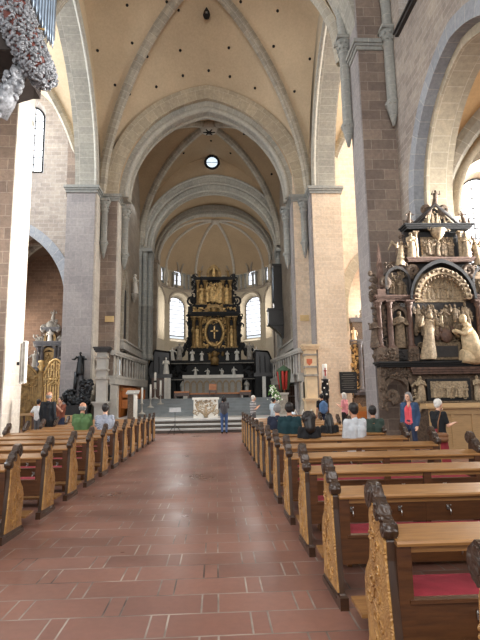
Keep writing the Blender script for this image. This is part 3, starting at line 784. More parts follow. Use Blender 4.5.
# --- short sanctuary bay: pointed barrel, then apse arch
mb = MB(); ring(mb, -.05, 12.9, 5.35, 5.3, 5.65, 5.6, 37.5, 41.6, n=24); struct(mb.build('ceiling_sanctuary', 'choir_vault_plaster'))
mb = MB(); ring(mb, -.05, 13.2, 4.75, 4.1, 5.6, 5.2, 41.4, 42.1, n=24)
for a, r, y in ((4.78, 4.12, 41.4), (5.05, 4.42, 41.35)): roll(mb, -.05, 13.2, a, r, y, .1, n=24)
trim(mb, 'arch_stone')
for sx in (-1, 1):
    mb = MB(); mb.box(-.05+sx*4.85, -.05+sx*5.7, 41.3, 42.1, 1.6, 13.2)
    mb.box(-.05+sx*4.7, -.05+sx*5.7, 41.2, 42.1, 13.0, 13.2); trim(mb, 'choir_stone')
# --- apse
AXC, AYC, AR = -.05, 41.8, 4.9
cyl = lambda s, z, d: (AXC+(AR+d)*math.sin(s/AR), AYC+(AR+d)*math.cos(s/AR), z)
mbA = MB()
ang = lambda deg: math.radians(deg)*AR
def fill(s0, s1, z0, z1):
    k = max(1, int((s1-s0)/.35))
    for i in range(k):
        a, b = s0+(s1-s0)*i/k, s0+(s1-s0)*(i+1)/k
        mbA.add([cyl(a, z0, 0), cyl(b, z0, 0), cyl(b, z1, 0), cyl(a, z1, 0)], [(0, 1, 2, 3)])
LOW = [-80, -42, 0, 42, 80]; UP = [-66, -42, 0, 42, 66]
def row(cents, a, sill, zs, rise, z0, z1):
    s = ang(-95)
    for c in cents:
        s0, s1 = ang(c)-a-.12, ang(c)+a+.12
        if s0 > s: fill(s, s0, z0, z1)
        archwall(mbA, s0, s1, z0, z1, (ang(c), a, zs, rise, sill), 0, .75, cyl, 10, a*.26); s = s1
    fill(s, ang(95), z0, z1)
row(LOW, 1.2, 6.7, 10.0, 1.2, 1.6, 11.55)
row(UP, .68, 11.95, 13.0, .68, 11.55, 14.6)
struct(mbA.build('wall_apse', 'apse_plaster'))
mb = MB()
for z in (11.5, 11.62):
    mb.tube([cyl(ang(d), z, -.03) for d in range(-92, 93, 6)], .09, 6)
for c in LOW: ring(mb, ang(c), 10.0, 1.33, 1.33, 1.46, 1.46, -.06, .02, cyl, 12)
for c in (-63, -21, 21, 63): ring(mb, ang(c), 13.2, 1.55, 1.75, 1.72, 1.95, -.12, .05, cyl, 12)
ring(mb, ang(0), 13.2, 1.3, 1.75, 1.45, 1.95, -.12, .05, cyl, 12)
trim(mb, 'choir_stone')
mb = MB()                                   # dwarf gallery colonnettes
for d in (-72, -52, -47, -36.5, -31, -26, -16, -10, 10, 16, 26, 31, 36.5, 47, 52, 72):
    p = cyl(ang(d), 0, -.12)
    mb.lathe((p[0], p[1], 0), [(.13, 11.7), (.08, 11.8), (.08, 12.7), (.15, 12.95), (.15, 13.05)], 8)
trim(mb, 'shaft_stone')
mb = MB(); n1, n2 = 28, 10                  # conch
vs = []
for j in range(n2+1):
    t = j/n2*PI/2
    for i in range(n1+1):
        a = -PI/2-.1+(PI+.2)*i/n1
        vs.append((AXC+AR*math.cos(t)*math.sin(a), AYC+AR*math.cos(t)*math.cos(a), 13.2+4.35*math.sin(t)))
mb.add(vs, [(j*(n1+1)+i, j*(n1+1)+i+1, (j+1)*(n1+1)+i+1, (j+1)*(n1+1)+i) for j in range(n2) for i in range(n1)], None, True)
struct(mb.build('ceiling_apse', 'choir_vault_plaster'))
mb = MB(); P0 = Vector((AXC+.1, 43.1, 0))
for d in (-88, -64, -22, 22, 64, 88):
    q = cyl(ang(d), 0, -.05); pts = []
    for i in range(15):
        t = i/14; x = P0.x+(q[0]-P0.x)*t; y = P0.y+(q[1]-P0.y)*t
        rr = min(1, math.hypot(x-AXC, y-AYC)/AR)
        pts.append((x, y, 13.2+4.35*math.sqrt(max(0, 1-rr*rr))-.05))
    pts.append((q[0], q[1], 11.6))
    mb.tube(pts, .13, 8)
mb.lathe((P0.x, P0.y, 17.2), [(.05, -.15), (.32, -.1), (.38, .1), (.2, .25)], 12)
trim(mb, 'rib_stone')
# --- windows: pane + bars, daylight behind
def window(pts2d, f, d, mat, nx, nz, bars='dark_iron', fw=.05, seg=2):
    WN[0] += 1
    xs = [p[0] for p in pts2d]; zs_ = [p[1] for p in pts2d]
    x0, x1, z0, z1 = min(xs), max(xs), min(zs_), max(zs_)
    w = struct(MB().slab(pts2d, d, d+.03, lambda p, e: f(p[0], p[1], e)).build('window_%d' % WN[0], mat))
    mb = MB()
    for i in range(len(pts2d)):
        p, q = pts2d[i], pts2d[(i+1) % len(pts2d)]
        mb.tube([f(p[0], p[1], d-.02), f(q[0], q[1], d-.02)], fw, 5)
    def clipz(x):
        zz = z1
        for i in range(len(pts2d)):
            p, q = pts2d[i], pts2d[(i+1) % len(pts2d)]
            if min(p[0], q[0]) <= x <= max(p[0], q[0]) and abs(p[0]-q[0]) > 1e-6 and max(p[1], q[1]) > z0+.01:
                zz = p[1]+(q[1]-p[1])*(x-p[0])/(q[0]-p[0])
        return zz
    for i in range(1, nx):
        x = x0+(x1-x0)*i/nx; mb.tube([f(x, z0, d-.02), f(x, clipz(x), d-.02)], .028, 4)
    for j in range(1, nz):
        z = z0+(z1-z0)*j/nz
        l, r = x0, x1
        for p, q in zip(pts2d, pts2d[1:]+pts2d[:1]):
            if min(p[1], q[1]) <= z < max(p[1], q[1]):
                xx = p[0]+(q[0]-p[0])*(z-p[1])/(q[1]-p[1])
                if xx < (x0+x1)/2: l = xx
                else: r = xx
        mb.tube([f(l, z, d-.02), f(r, z, d-.02)], .024, 4)
    mb.build('glazing_bars', bars, w)
    return w
def archpoly(c, a, sill, zs, rise, n=6): return [(c-a, sill)]+arch_pts(c, a, zs, rise, n)+[(c+a, sill)]
for c in LOW: window(archpoly(ang(c), .92, 7.3, 10.0, .92), cyl, .72, 'blue_glass' if c == -80 else 'sky_glass', 4, 9)
for c in UP:
    window(archpoly(ang(c), .56, 12.0, 13.0, .56), cyl, .6, 'sky_glass', 2, 3)
# splayed sloping sills of the apse windows stay in the plaster reveal
flat = lambda y: (lambda s, z, d: (s, y+d, z))
# oculus above the second arch
oc = at(212, 162, 36.55)
poly = [(oc.x+.52*math.cos(2*PI*i/20), oc.z-.1+.52*math.sin(2*PI*i/20)) for i in range(20)]
window(poly, flat(36.42), 0, 'oculus_glass', 2, 2, fw=.1)
# --- left and right end walls of the aisles, with low archway and window above
def endwall(side, x0, x1, op, win, yw=27.5):
    nm = 'wall_%s_end' % side
    zmid = 12.2 if side == 'left' else 0
    xs = x1 if side == 'left' else 12.7
    mb = MB(); archwall(mb, x0, xs, 0, zmid or 23, op, yw, yw+1.0)
    mat = 'rubble_stone' if side == 'left' else 'beige_stone'
    struct(mb.build(nm, mat))
    c, a, sill, zs, rise = win
    mb = MB(); archwall(mb, x0 if side == 'left' else xs, x1, zmid, 23, (c, a+.25, zs, rise+.25, sill-.3), yw, yw+.8, splay=.25); struct(mb.build(nm+'_upper', mat))
    window(archpoly(c, a, sill, zs, rise), flat(yw+.55), 0, 'sky_glass', 3, 9)
    mb = MB(); ring(mb, op[0], op[2], op[1]-.02, op[3]-.02, op[1]+.55, op[3]+.6, yw-.05, yw+.4, n=16, leg=1.2); trim(mb, 'arch_blue_stone' if side == 'left' else 'arch_beige_stone')
endwall('left', -17, -7.9, (-10.55, 2.25, 7.0, 3.9, 0), (-10.85, .8, 14.8, 18.1, .8))
endwall('right', 6.9, 18, (9.75, 2.3, 6.4, 3.9, 0), (15.9, 1.1, 8.9, 13.4, 1.1))
# chapels behind the two archways
for nm, x0, x1 in (('left', -13.6, -7.6), ('right', 6.9, 12.8)):
    mb = MB()
    mb.box(x0-.3, x1+.3, 32.4, 32.8, 0, 11.6); mb.box(x0-.3, x0, 28.5, 32.4, 0, 11.6); mb.box(x1, x1+.3, 28.5, 32.4, 0, 11.6)
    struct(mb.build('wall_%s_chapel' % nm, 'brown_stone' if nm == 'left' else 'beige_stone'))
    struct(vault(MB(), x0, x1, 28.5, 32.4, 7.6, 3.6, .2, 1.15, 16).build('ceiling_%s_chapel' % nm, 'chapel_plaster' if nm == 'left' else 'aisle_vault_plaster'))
    b = (x0, x1, 28.5, 32.4, 7.6, 3.6, .2, 1.15)
    for s in (1, -1): trim(diagrib(MB(), b, s, .34, .28, 16), 'rib_stone')
# --- right nave wall with the big arch of the aisle, gallery window above
mb = MB(); archwall(mb, -4, 17.4, 0, 13.2, (12.8, 3.42, 8.1, 3.9, 0), 6.9, 8.1, 'y', 28); struct(mb.build('wall_right_nave', 'rubble_stone'))
mb = MB(); archwall(mb, -4, 17.4, 13.2, 24, (15.5, .8, 16.9, .8, 15.0), 6.9, 8.1, 'y', 10); struct(mb.build('wall_right_nave_upper', 'rubble_stone'))
mb = MB()
ring(mb, 12.8, 8.1, 3.26, 3.72, 3.72, 4.24, 6.85, 7.3, 'y', 24, leg=8.1); trim(mb, 'arch_blue_stone')
mb = MB(); ring(mb, 12.8, 8.1, 3.02, 3.43, 3.43, 3.94, 7.2, 8.1, 'y', 24, leg=8.1); trim(mb, 'arch_beige_stone')
fx = lambda s, z, d: (7.5+d, s, z)
window(archpoly(15.5, .78, 15.02, 16.9, .78), fx, 0, 'blue_glass', 2, 4)
mb = MB().box(6.76, 7.0, 14.5, 16.5, 14.78, 14.98).box(6.7, 7.0, 14.45, 16.55, 14.9, 14.98); trim(mb, 'dark_slate')
# low right aisle: transverse arches, outer wall
mb = MB(); ring(mb, 12.8, 7.9, 4.2, 4.0, 4.8, 4.8, 16.6, 17.6, n=20); roll(mb, 12.8, 7.9, 4.2, 4.0, 16.6, .16, n=20); trim(mb, 'arch_beige_stone')
mb = MB(); archwall(mb, 8.0, 17.6, 7.9, 13.6, (12.8, 4.5, 7.9, 4.5, 7.9), 16.8, 17.5); struct(mb.build('wall_right_aisle_arch', 'aisle_vault_plaster'))
mb = MB(); ring(mb, 12.8, 7.9, 3.9, 3.6, 4.5, 4.3, 18.4, 18.9, n=20, leg=7.9); trim(mb, 'rib_stone')
struct(MB().box(17.5, 18, -4, 28.5, 0, 23).build('wall_right_outer', 'rubble_stone'))
# left nave wall towards the west and the outer wall of the left aisle
mb = MB(); archwall(mb, -4, 15.9, 0, 24, (9.2, 4.2, 7.5, 4.6, 0), -8.4, -7.5, 'y', 16); struct(mb.build('wall_left_nave', 'rubble_stone'))
struct(MB().box(-17.5, -16.6, -4, 28.5, 0, 23).build('wall_left_outer', 'rubble_stone'))
# --- steps and platforms
mb = MB()
for k in range(3): mb.box(-5.3, 4.4, 23.96+k*.42, 31, k*.2, k*.2+.13)
struct(mb.build('floor_altar_step_risers', 'shaded_riser_stone'))  # shade below the treads is put into the riser colour
mb = MB()
for k in range(3): mb.box(-5.36, 4.46, 23.9+k*.42, 31, k*.2+.13, k*.2+.2)
struct(mb.build('floor_altar_steps', 'step_stone'))
mb = MB()
for k in range(6): mb.box(-5.0, 3.9, 28.7+k*.42, 36.6, .6+k/6, .6+(k+1)/6)
struct(mb.build('floor_choir_steps', 'choir_step_stone'))
struct(MB().box(-5.6, 5.0, 36.6, 48, 0, 1.6).build('floor_sanctuary', 'choir_step_stone'))
# --- holes in the vaults
def onvault(px, py, b):
    r = ray(px, py); best = None
    for i in range(400):
        y = b[2]+(b[3]-b[2])*i/400
        p = Vector((0, 0, EYE))+r*(y/r.y)
        if zlin(b[0], 1) <= p.x <= b[1] and p.z >= vz(p.x, p.y, b): return p
    return None
mb = MB()
for z, (ox, pts) in {1: (0, [(255, 30), (378, 15), (290, 150), (393, 128), (342, 253), (385, 280), (438, 168), (465, 258)]),
                     2: (160, [(60, 150), (205, 142), (145, 210), (68, 225), (208, 228), (283, 262), (240, 5), (350, 32), (303, 155), (338, 138), (446, 175), (400, 272), (20, 5), (55, 30)])}.items():
    for x, y in pts:
        p = onvault(ox+x/2.975, y/2.975, B_NAVE)
        if p: mb.ball(p, .085, 8)
for x, y in ((30, 393), (250, 398), (152, 418), (70, 455), (210, 455), (332, 518)):
    p = onvault(160+x/2.975, y/2.975, B_CHOIR)
    if p: mb.ball(p, .09, 8)
trim(mb, 'hole_black')
# boss of the choir vault with a star of leaves
mb = MB(); zb = vz(-.35, 32.55, B_CHOIR)
mb.lathe((-.35, 32.55, zb), [(.2, -.62), (.55, -.55), (.62, -.3), (.5, .1)], 16); trim(mb, 'rib_stone')
mb = MB()
for k in range(6):
    a = k*PI/3; mb.tube([(-.35, 32.55, zb-.63), (-.35+.42*math.cos(a), 32.55+.42*math.sin(a), zb-.6)], [.09, .03], 6)
mb.ball((-.35, 32.55, zb-.63), .13, 8); trim(mb, 'hole_black')
# ================================================================== PEWS
PAN = [(0, 0), (0, .06), (.04, .1), (.06, .22), (.09, .4), (.11, .55), (.13, .7), (.13, .8), (.18, .88), (.3, .98), (.37, .98), (.41, .9), (.42, .8), (.42, .72), (.45, .63), (.53, .55), (.57, .47), (.57, .38), (.54, .26), (.53, .16), (.56, .09), (.62, .06), (.62, 0)]
def inset(poly, d):
    cx = sum(p[0] for p in poly)/len(poly); out = []
    n = len(poly)
    for i in range(n):
        p, q, r = Vector(poly[i-1]), Vector(poly[i]), Vector(poly[(i+1) % n])
        e1 = (q-p).normalized(); e2 = (r-q).normalized()
        n1 = Vector((e1.y, -e1.x)); n2 = Vector((e2.y, -e2.x))
        v = (n1+n2); v = v.normalized() if v.length > .01 else n1
        out.append((q.x+v.x*d, q.y+v.y*d))
    return out
PW = 2.62
def make_pew():
    t = thing('pew', 'pew', 'pew')
    for x, s in ((0, -1), (PW, 1)):                       # s: outward face direction
        x0, x1 = (x, x+.042) if s < 0 else (x-.042, x)
        pn = MB().slab_yz(PAN, x0, x1).build('end_panel', 'panel_oak', t)
        core = [p for p in PAN[2:-2]]
        xo = x if s < 0 else x
        # carved face: raised foliage relief that follows the outline
        mb = MB().slab_yz(inset(core, .01), xo+s*.0, xo+s*.014)
        rnd = random.Random(3)
        for (y, z, r) in ((.27, .16, .07), (.36, .2, .05), (.26, .3, .06), (.36, .34, .07), (.46, .42, .06), (.3, .45, .07), (.4, .52, .055), (.27, .6, .05), (.35, .66, .045), (.26, .74, .04), (.34, .79, .04), (.29, .88, .035), (.2, .22, .04)):
            pts = []
            for k in range(11):
                a = k*.62+y*20; q = r*(1-k/12)
                pts.append((xo+s*.016, y+q*math.cos(a), z+q*math.sin(a)))
            mb.tube(pts, [.006+.003*(k/10) for k in range(11)], 5)
        for k in range(26):
            y = .2+.3*rnd.random(); z = .14+.7*rnd.random()
            if .2 < y < .42: mb.ball((xo+s*.008, y, z), .013, 6)
        mb.build('carving', 'carved_oak', pn)
        # dark scroll on top
        xa, xb = x0-.012, x1+.012
        mb = MB().slab_yz([(.12, .82), (.19, .82), (.25, .88), (.32, .94), (.41, .92), (.46, .97), (.46, 1.04), (.4, 1.085), (.33, 1.07), (.28, 1.01), (.22, .98), (.19, .93), (.13, .9), (.1, .86)], xa, xb)
        for (y, z, r) in ((.39, 1.0, .068), (.245, .93, .045), (.145, .86, .04)):
            mb.tube([(xa-.008, y, z), (xb+.008, y, z)], r, 12); mb.tube([(xa-.013, y, z), (xb+.013, y, z)], r*.5, 10)
        for k in range(6): mb.ball(((x0+x1)/2+(.03 if k % 2 else -.03), .17+k*.045, .91+k*.03), .02, 6)
        mb.build('scroll_finial', 'carved_dark', pn)
        MB().box(x0-.012, x1+.012, -.02, .08, 0, .09).box(x0-.012, x1+.012, .08, .63, 0, .045).build('foot_block', 'dark_oak', pn)
    # book ledge
    mb = MB().slab_yz([(.085, .785), (.08, .8), (.09, .812), (.31, .85), (.325, .84), (.325, .82)], .042, PW-.042); mb.box(.07, PW-.07, .12, .15, .745, .79)
    mb.build('book_ledge', 'ledge_oak', t)
    for x in (.042, PW/2-.04, PW-.122): MB().box(x, x+.08, .1, .14, .29, .79).build('stile', 'board_oak', t)
    bb = MB().box(.1, PW-.1, .105, .135, .29, .5).box(.1, PW-.1, .092, .148, .49, .51).build('back_board', 'board_oak', t)
    for x in (.47, .98, 1.5, 2.05):
        MB().tube([(x, .1, .43), (x, .06, .43), (x, .03, .41), (x, .02, .385), (x, .035, .365)], .007, 6).tube([(x, .06, .43), (x, .04, .455), (x, .02, .46)], .006, 6).box(x-.012, x+.012, .094, .1, .4, .45).build('coat_hook', 'steel', bb)
    MB().box(.07, PW-.07, .14, .56, .41, .445).box(.07, PW-.07, .5, .53, .32, .41).build('seat_board', 'board_oak', t)
    mb = MB(); P = [(.15, .447), (.15, .475), (.17, .49), (.53, .49), (.55, .475), (.55, .447)]; mb.slab_yz(P, .1, PW-.1); mb.build('seat_cushion', 'red_velvet', t)
    MB().box(PW/2-.03, PW/2+.03, .16, .52, 0, .41).build('seat_support', 'dark_oak', t)
    kn = MB().slab_yz([(-.42, .11), (-.42, .135), (-.14, .15), (-.14, .125)], .04, PW-.04); kn.box(.3, .34, -.34, -.16, 0, .12); kn.box(PW-.34, PW-.3, -.34, -.16, 0, .12); kn.build('kneeler', 'ledge_oak', t)
    return t
pew0 = make_pew()
ORD = ['first', 'second', 'third', 'fourth', 'fifth', 'sixth', 'seventh', 'eighth', 'ninth', 'tenth', 'eleventh', 'twelfth', 'thirteenth', 'fourteenth']
RX, LX = .93, -2.43-PW
RY = [2.74+1.29*k for k in range(-1, 13)]
LY = [6.06+1.235*k for k in range(-1, 12)]
for side, ys, x in (('right', RY, RX), ('left', LY, LX)):
    for i, y in enumerate(ys):
        o = pew0 if (side == 'right' and i == 0) else copytree(pew0)
        o.location = (x, y, 0)
        if i == len(ys)-1: lab = 'carved oak pew nearest the altar steps in the %s block beside the aisle' % side
        elif i == 0: lab = 'carved oak pew nearest the camera in the %s block, cut by the picture edge' % side
        else: lab = '%s carved oak pew with red cushion counting from the camera, %s of the aisle' % (ORD[i], side)
        tag(o, lab, 'pew', 'carved pews %s of the aisle' % side)
# ================================================================== figures carved in stone or wood
def statue(mb, x, y, z, h, face=0., lean=0., arms='fold', seed=0, w=1.):
    """robed standing figure looking towards -y when face=0"""
    rnd = random.Random(seed*7+3)
    st = len(mb.v)
    k = 10; prof = [(.0, .17, .13), (.06, .185, .14), (.3, .155, .115), (.5, .135, .1), (.58, .12, .09), (.68, .145, .095), (.78, .155, .095), (.825, .11, .075), (.85, .05, .05), (.875, .045, .045)]
    vs = []; ph = rnd.random()*6
    for t, rx, ry in prof:
        for i in range(k):
            a = 2*PI*i/k; fold = 1+.14*math.sin(5*a+ph+t*4)*(1-t)
            vs.append((rx*fold*math.cos(a)*w+lean*t, ry*fold*math.sin(a)*w+.03*math.sin(ph+3*t), t))
    fs = [(j*k+i, j*k+(i+1) % k, (j+1)*k+(i+1) % k, (j+1)*k+i) for j in range(len(prof)-1) for i in range(k)]
    mb.add(vs, fs, None, True)
    mb.ball((lean*.93, -.01, .93), .058, 8, 1, 1.1, 1.25)
    mb.ball((lean*.93, .015, .945), .062, 8, 1, 1, 1.1)
    for sx in (-1, 1):
        sh = (sx*.14+lean*.8, 0, .79)
        mode = arms if arms != 'mix' else rnd.choice(['fold', 'up', 'down', 'out'])
        if mode == 'fold': e, hd = (sx*.19+lean*.6, -.06, .62), (sx*.03+lean*.6, -.15, .68)
        elif mode == 'up': e, hd = (sx*.24+lean*.8, -.06, .72), (sx*.2+lean*.9, -.12, .9)
        elif mode == 'out': e, hd = (sx*.24+lean*.6, -.06, .66), (sx*.32+lean*.6, -.14, .66)
        else: e, hd = (sx*.2+lean*.6, -.02, .6), (sx*.17+lean*.5, -.09, .45)
        mb.tube([sh, e, hd], [.055, .045, .03], 6); mb.ball(hd, .032, 6)
    mb.xf(Matrix.Translation((x, y, z)) @ Matrix.Rotation(face, 4, 'Z') @ Matrix.Scale(h, 4), st)
    return mb
def kneeling(mb, x, y, z, h, sgn=1):
    st = len(mb.v)
    mb.tube([(-.34, 0, .04), (-.1, 0, .1), (0, 0, .3), (.03, 0, .5), (.06, 0, .68)], [.1, .2, .2, .17, .1], 8)
    mb.tube([(-.45, .02, .03), (-.1, .02, .06), (.22, 0, .08)], [.1, .17, .14], 8)
    mb.tube([(.05, 0, .68), (.1, 0, .78)], [.09, .05], 6); mb.ball((.13, 0, .86), .085, 8, 1, 1, 1.2)
    for s in (-1, 1): mb.tube([(.05, s*.13, .64), (.2, s*.14, .52), (.34, s*.03, .62)], [.06, .055, .035], 6)
    mb.xf(Matrix.Translation((x, y, z)) @ Matrix.Scale(h, 4) @ Matrix.Scale(sgn, 4, (1, 0, 0)), st)
    return mb
def crowd(mb, x0, x1, z0, z1, y, n, seed, hmin=.6, depth=.12):
    rnd = random.Random(seed); H = z1-z0
    for i in range(n):
        h = H*(hmin+(1-hmin)*rnd.random()); xx = x0+(x1-x0)*(i+.5)/n+rnd.uniform(-.3, .3)*(x1-x0)/n
        st = len(mb.v)
        statue(mb, 0, 0, 0, 1, 0, rnd.uniform(-.1, .1), 'mix', seed*31+i)
        mb.xf(Matrix.Translation((xx, y-rnd.random()*depth*.5, z0+rnd.random()*(H-h)*.5)) @ Matrix.Diagonal((h*.8, h*.35, h, 1)), st)
    return mb
def relief(mb, x0, x1, z0, z1, y, n, seed, r=.05):
    """dense carved bumps: foliage, clouds, strapwork"""
    rnd = random.Random(seed)
    for i in range(n):
        x = rnd.uniform(x0, x1); z = rnd.uniform(z0, z1); q = r*rnd.uniform(.6, 1.3)
        if rnd.random() < .5: mb.ball((x, y, z), q, 6, 1, .6, rnd.uniform(.7, 1.5))
        else:
            a = rnd.random()*6; mb.tube([(x+q*1.6*math.cos(a+k*.8)*(1-k*.16), y-.01, z+q*1.6*math.sin(a+k*.8)*(1-k*.16)) for k in range(5)], q*.42, 5)
    return mb
def volute(mb, x, y, z, r, d, sgn=1, turns=1.6, w=.1):
    pts = []
    n = 22
    for k in range(n+1):
        t = k/n; a = -PI/2+sgn*t*turns*2*PI; q = r*(1-.85*t)
        pts.append((x+q*math.cos(a), y, z+q*math.sin(a)))
    st = len(mb.v); mb.tube(pts, [w*(1-.5*k/n) for k in range(n+1)], 6)
    for i in range(st, len(mb.v)): mb.v[i].y = y+(mb.v[i].y-y)*d/(2*w)
    return mb
def column(mb, x, y, z0, z1, r, seg=12):
    h = z1-z0
    mb.box(x-r*1.5, x+r*1.5, y-r*1.5, y+r*1.5, z0, z0+h*.03)
    mb.lathe((x, y, z0), [(r*1.4, h*.03), (r*1.35, h*.06), (r*1.0, h*.09), (r*1.05, h*.3), (r*.86, h*.84), (r*1.05, h*.85), (r*.95, h*.87), (r*1.35, h*.94), (r*1.5, h*.965)], seg)
    mb.box(x-r*1.6, x+r*1.6, y-r*1.6, y+r*1.6, z0+h*.965, z1)
    for k in range(8):
        a = k*PI/4; mb.ball((x+r*1.25*math.cos(a), y+r*1.25*math.sin(a), z0+h*.91), r*.28, 6)
    return mb
def cornice(mb, x0, x1, yf, yb, z, h, o):
    """moulded shelf: three growing fillets; front at yf (towards the camera)"""
    for k in range(3):
        e = o*(k+1)/3
        mb.box(x0-e, x1+e, yf-e, yb, z+h*k/3, z+h*(k+1)/3+.001)
    return mb
# ================================================================== RENAISSANCE WALL ALTAR on the right near pier
YM = 14.75; UC = 6.78
mon = thing('monument_altar', 'tall carved sandstone and black marble altar against the right pier', 'altar', (UC, YM, 0))
def U(mb_, name, mat, parent=mon): return mb_.build(name, mat, parent)
yb = 15.0
U(MB().slab_xz([(UC-1.95, 2.5), (UC+1.95, 2.5), (UC+1.95, 4.55), (UC+1.0, 4.55), (UC+1.0, 6.7), (UC-1.0, 6.7), (UC-1.0, 4.55), (UC-1.95, 4.55)], yb-.16, yb), 'back_slab', 'dark_slate')
U(MB().box(UC-1.15, UC+1.15, yb-.2, yb, .07, 2.25), 'base_block', 'brown_sandstone')
mb = cornice(MB(), UC-2.0, UC+2.0, YM-.15, yb, 2.42, .16, .16); U(mb, 'lower_cornice', 'black_marble')
mb = cornice(MB(), UC-1.05, UC+1.05, YM-.1, yb, 2.2, .2, .12); U(mb, 'marble_band', 'red_marble')
fr = U(MB().box(UC-.66, UC+.66, YM-.06, yb, 1.42, 2.06), 'predella_frame', 'black_marble')
mb = MB().box(UC-.56, UC+.56, YM-.07, YM-.05, 1.5, 1.98); crowd(mb, UC-.52, UC+.52, 1.5, 1.92, YM-.06, 15, 5, .65); relief(mb, UC-.54, UC+.54, 1.5, 1.95, YM-.06, 60, 9, .035)
U(mb, 'predella_relief', 'alabaster', fr)
mb = cornice(MB(), UC-1.1, UC+1.1, YM-.1, yb, 1.28, .12, .1); U(mb, 'shelf', 'sandstone')
mb = MB().ball((UC+.1, YM-.2, 1.12), .16, 10, 1, .5, 1.15); volute(mb, UC-.06, YM-.2, 1.2, .09, .06); volute(mb, UC+.26, YM-.2, 1.2, .09, .06, -1); U(mb, 'coat_of_arms', 'gold')
for s in (-1, 1):
    mb = MB(); statue(mb, UC+s*.86, YM-.08, 1.42, .72, seed=3+s); volute(mb, UC+s*.92, YM-.1, 1.3, .16, .1, s); relief(mb, UC+s*.98-.12, UC+s*.98+.12, 1.45, 2.1, YM-.05, 18, 20+s, .05)
    U(mb, 'console_figure', 'alabaster')
    mb = MB(); ring(mb, UC+s*1.55, 1.75, .3, .3, .42, .46, YM-.05, yb, n=8, leg=.35); mb.box(UC+s*1.98-.06, UC+s*1.98+.06, YM-.1, yb, 1.2, 2.42); mb.box(UC+s*1.15-.06, UC+s*1.15+.06, YM-.05, yb, .9, 2.42)
    relief(mb, UC+s*1.55-.4, UC+s*1.55+.4, 2.1, 2.42, YM-.06, 34, 31+s, .05); relief(mb, UC+s*1.98-.08, UC+s*1.98+.08, 1.2, 2.3, YM-.1, 22, 37+s, .06)
    volute(mb, UC+s*1.75, YM-.08, 1.55, .2, .12, -s); U(mb, 'side_bracket', 'brown_sandstone')
# main tier: columns, niche statues, entablature
for s in (-1, 1):
    for u, r in ((2.0, .075), (1.68, .085), (1.07, .085)):
        mb = column(MB(), UC+s*u, YM-.13, 2.98, 4.42, r); U(mb, 'column', 'red_marble')
        mb = MB().box(UC+s*u-.15, UC+s*u+.15, YM-.28, yb-.1, 2.58, 2.98); relief(mb, UC+s*u-.12, UC+s*u+.12, 2.62, 2.95, YM-.29, 12, int(u*50)+s, .045); U(mb, 'pedestal', 'brown_sandstone')
    mb = MB(); ring(mb, UC+s*1.38, 3.95, .19, .22, .27, .33, YM-.1, yb-.12, n=8, leg=1.1); relief(mb, UC+s*1.38-.3, UC+s*1.38+.3, 4.15, 4.4, YM-.05, 20, 61+s, .045); U(mb, 'niche', 'brown_sandstone')
    mb = statue(MB(), UC+s*1.38, YM-.1, 2.98, 1.12, seed=12+s, arms='fold'); U(mb, 'niche_statue', 'sandstone')
    mb = MB(); relief(mb, UC+s*1.84-.07, UC+s*1.84+.07, 3.0, 4.4, YM-.02, 46, 71+s, .055); relief(mb, UC+s*2.1-.1, UC+s*2.1+.1, 2.6, 5.3, YM-.02, 60, 75+s, .07); statue(mb, UC+s*2.14, YM-.1, 3.0, .9, seed=15); U(mb, 'side_ornament', 'brown_sandstone')
    mb = MB().box(UC+s*1.38-.22, UC+s*1.38+.22, YM-.16, YM-.1, 2.62, 2.94); relief(mb, UC+s*1.38-.18, UC+s*1.38+.18, 2.64, 2.92, YM-.17, 16, 81+s, .04); U(mb, 'inscription_panel', 'dark_slate')
    mb = cornice(MB(), *sorted((UC+s*2.0, UC+s*.98)), YM-.12, yb, 4.42, .16, .12); U(mb, 'entablature', 'red_marble')
    # upper side aedicule
    a = UC+s*1.36
    mb = MB().box(a-.4, a+.4, YM-.05, yb, 4.58, 5.1); ring(mb, a, 5.05, .33, .36, .4, .45, YM-.16, yb, n=10, leg=.45); U(mb, 'side_aedicule', 'dark_slate')
    mb = MB(); crowd(mb, a-.26, a+.26, 4.6, 5.15, YM-.06, 6, 90+s, .7); relief(mb, a-.22, a+.22, 5.0, 5.32, YM-.06, 24, 93+s, .05); U(mb, 'side_relief', 'sandstone')
    mb = MB(); volute(mb, a-s*.5, YM-.1, 5.35, .2, .14, s); volute(mb, a+s*.42, YM-.1, 5.0, .16, .14, -s); relief(mb, a-.45, a+.45, 5.45, 5.6, YM-.1, 22, 96+s, .06); U(mb, 'side_scroll', 'brown_sandstone')
    mb = statue(MB(), a+s*-.12, YM-.1, 5.52, .78, seed=21+s, arms='up', lean=-s*.12); mb.tube([(a-s*.12, YM-.02, 6.1), (a+s*.05, YM+.02, 6.3), (a+s*.18, YM+.03, 6.05)], [.05, .07, .02], 6); U(mb, 'angel_statue', 'alabaster')
    ob = MB().box(UC+s*1.86-.15, UC+s*1.86+.15, YM-.16, YM+.14, 4.58, 4.78)
    st = len(ob.v); ob.add([(-.11, -.11, 4.84), (.11, -.11, 4.84), (.11, .11, 4.84), (-.11, .11, 4.84), (-.03, -.03, 6.1), (.03, -.03, 6.1), (.03, .03, 6.1), (-.03, .03, 6.1), (0, 0, 6.28)], [(0, 1, 5, 4), (1, 2, 6, 5), (2, 3, 7, 6), (3, 0, 4, 7), (4, 5, 8), (5, 6, 8), (6, 7, 8), (7, 4, 8), (3, 2, 1, 0)]); ob.xf(Matrix.Translation((UC+s*1.86, YM, 0)), st)
    for e in (-.08, .08): ob.ball((UC+s*1.86+e, YM-.08, 4.81), .045, 6)
    U(ob, 'obelisk', 'red_marble')
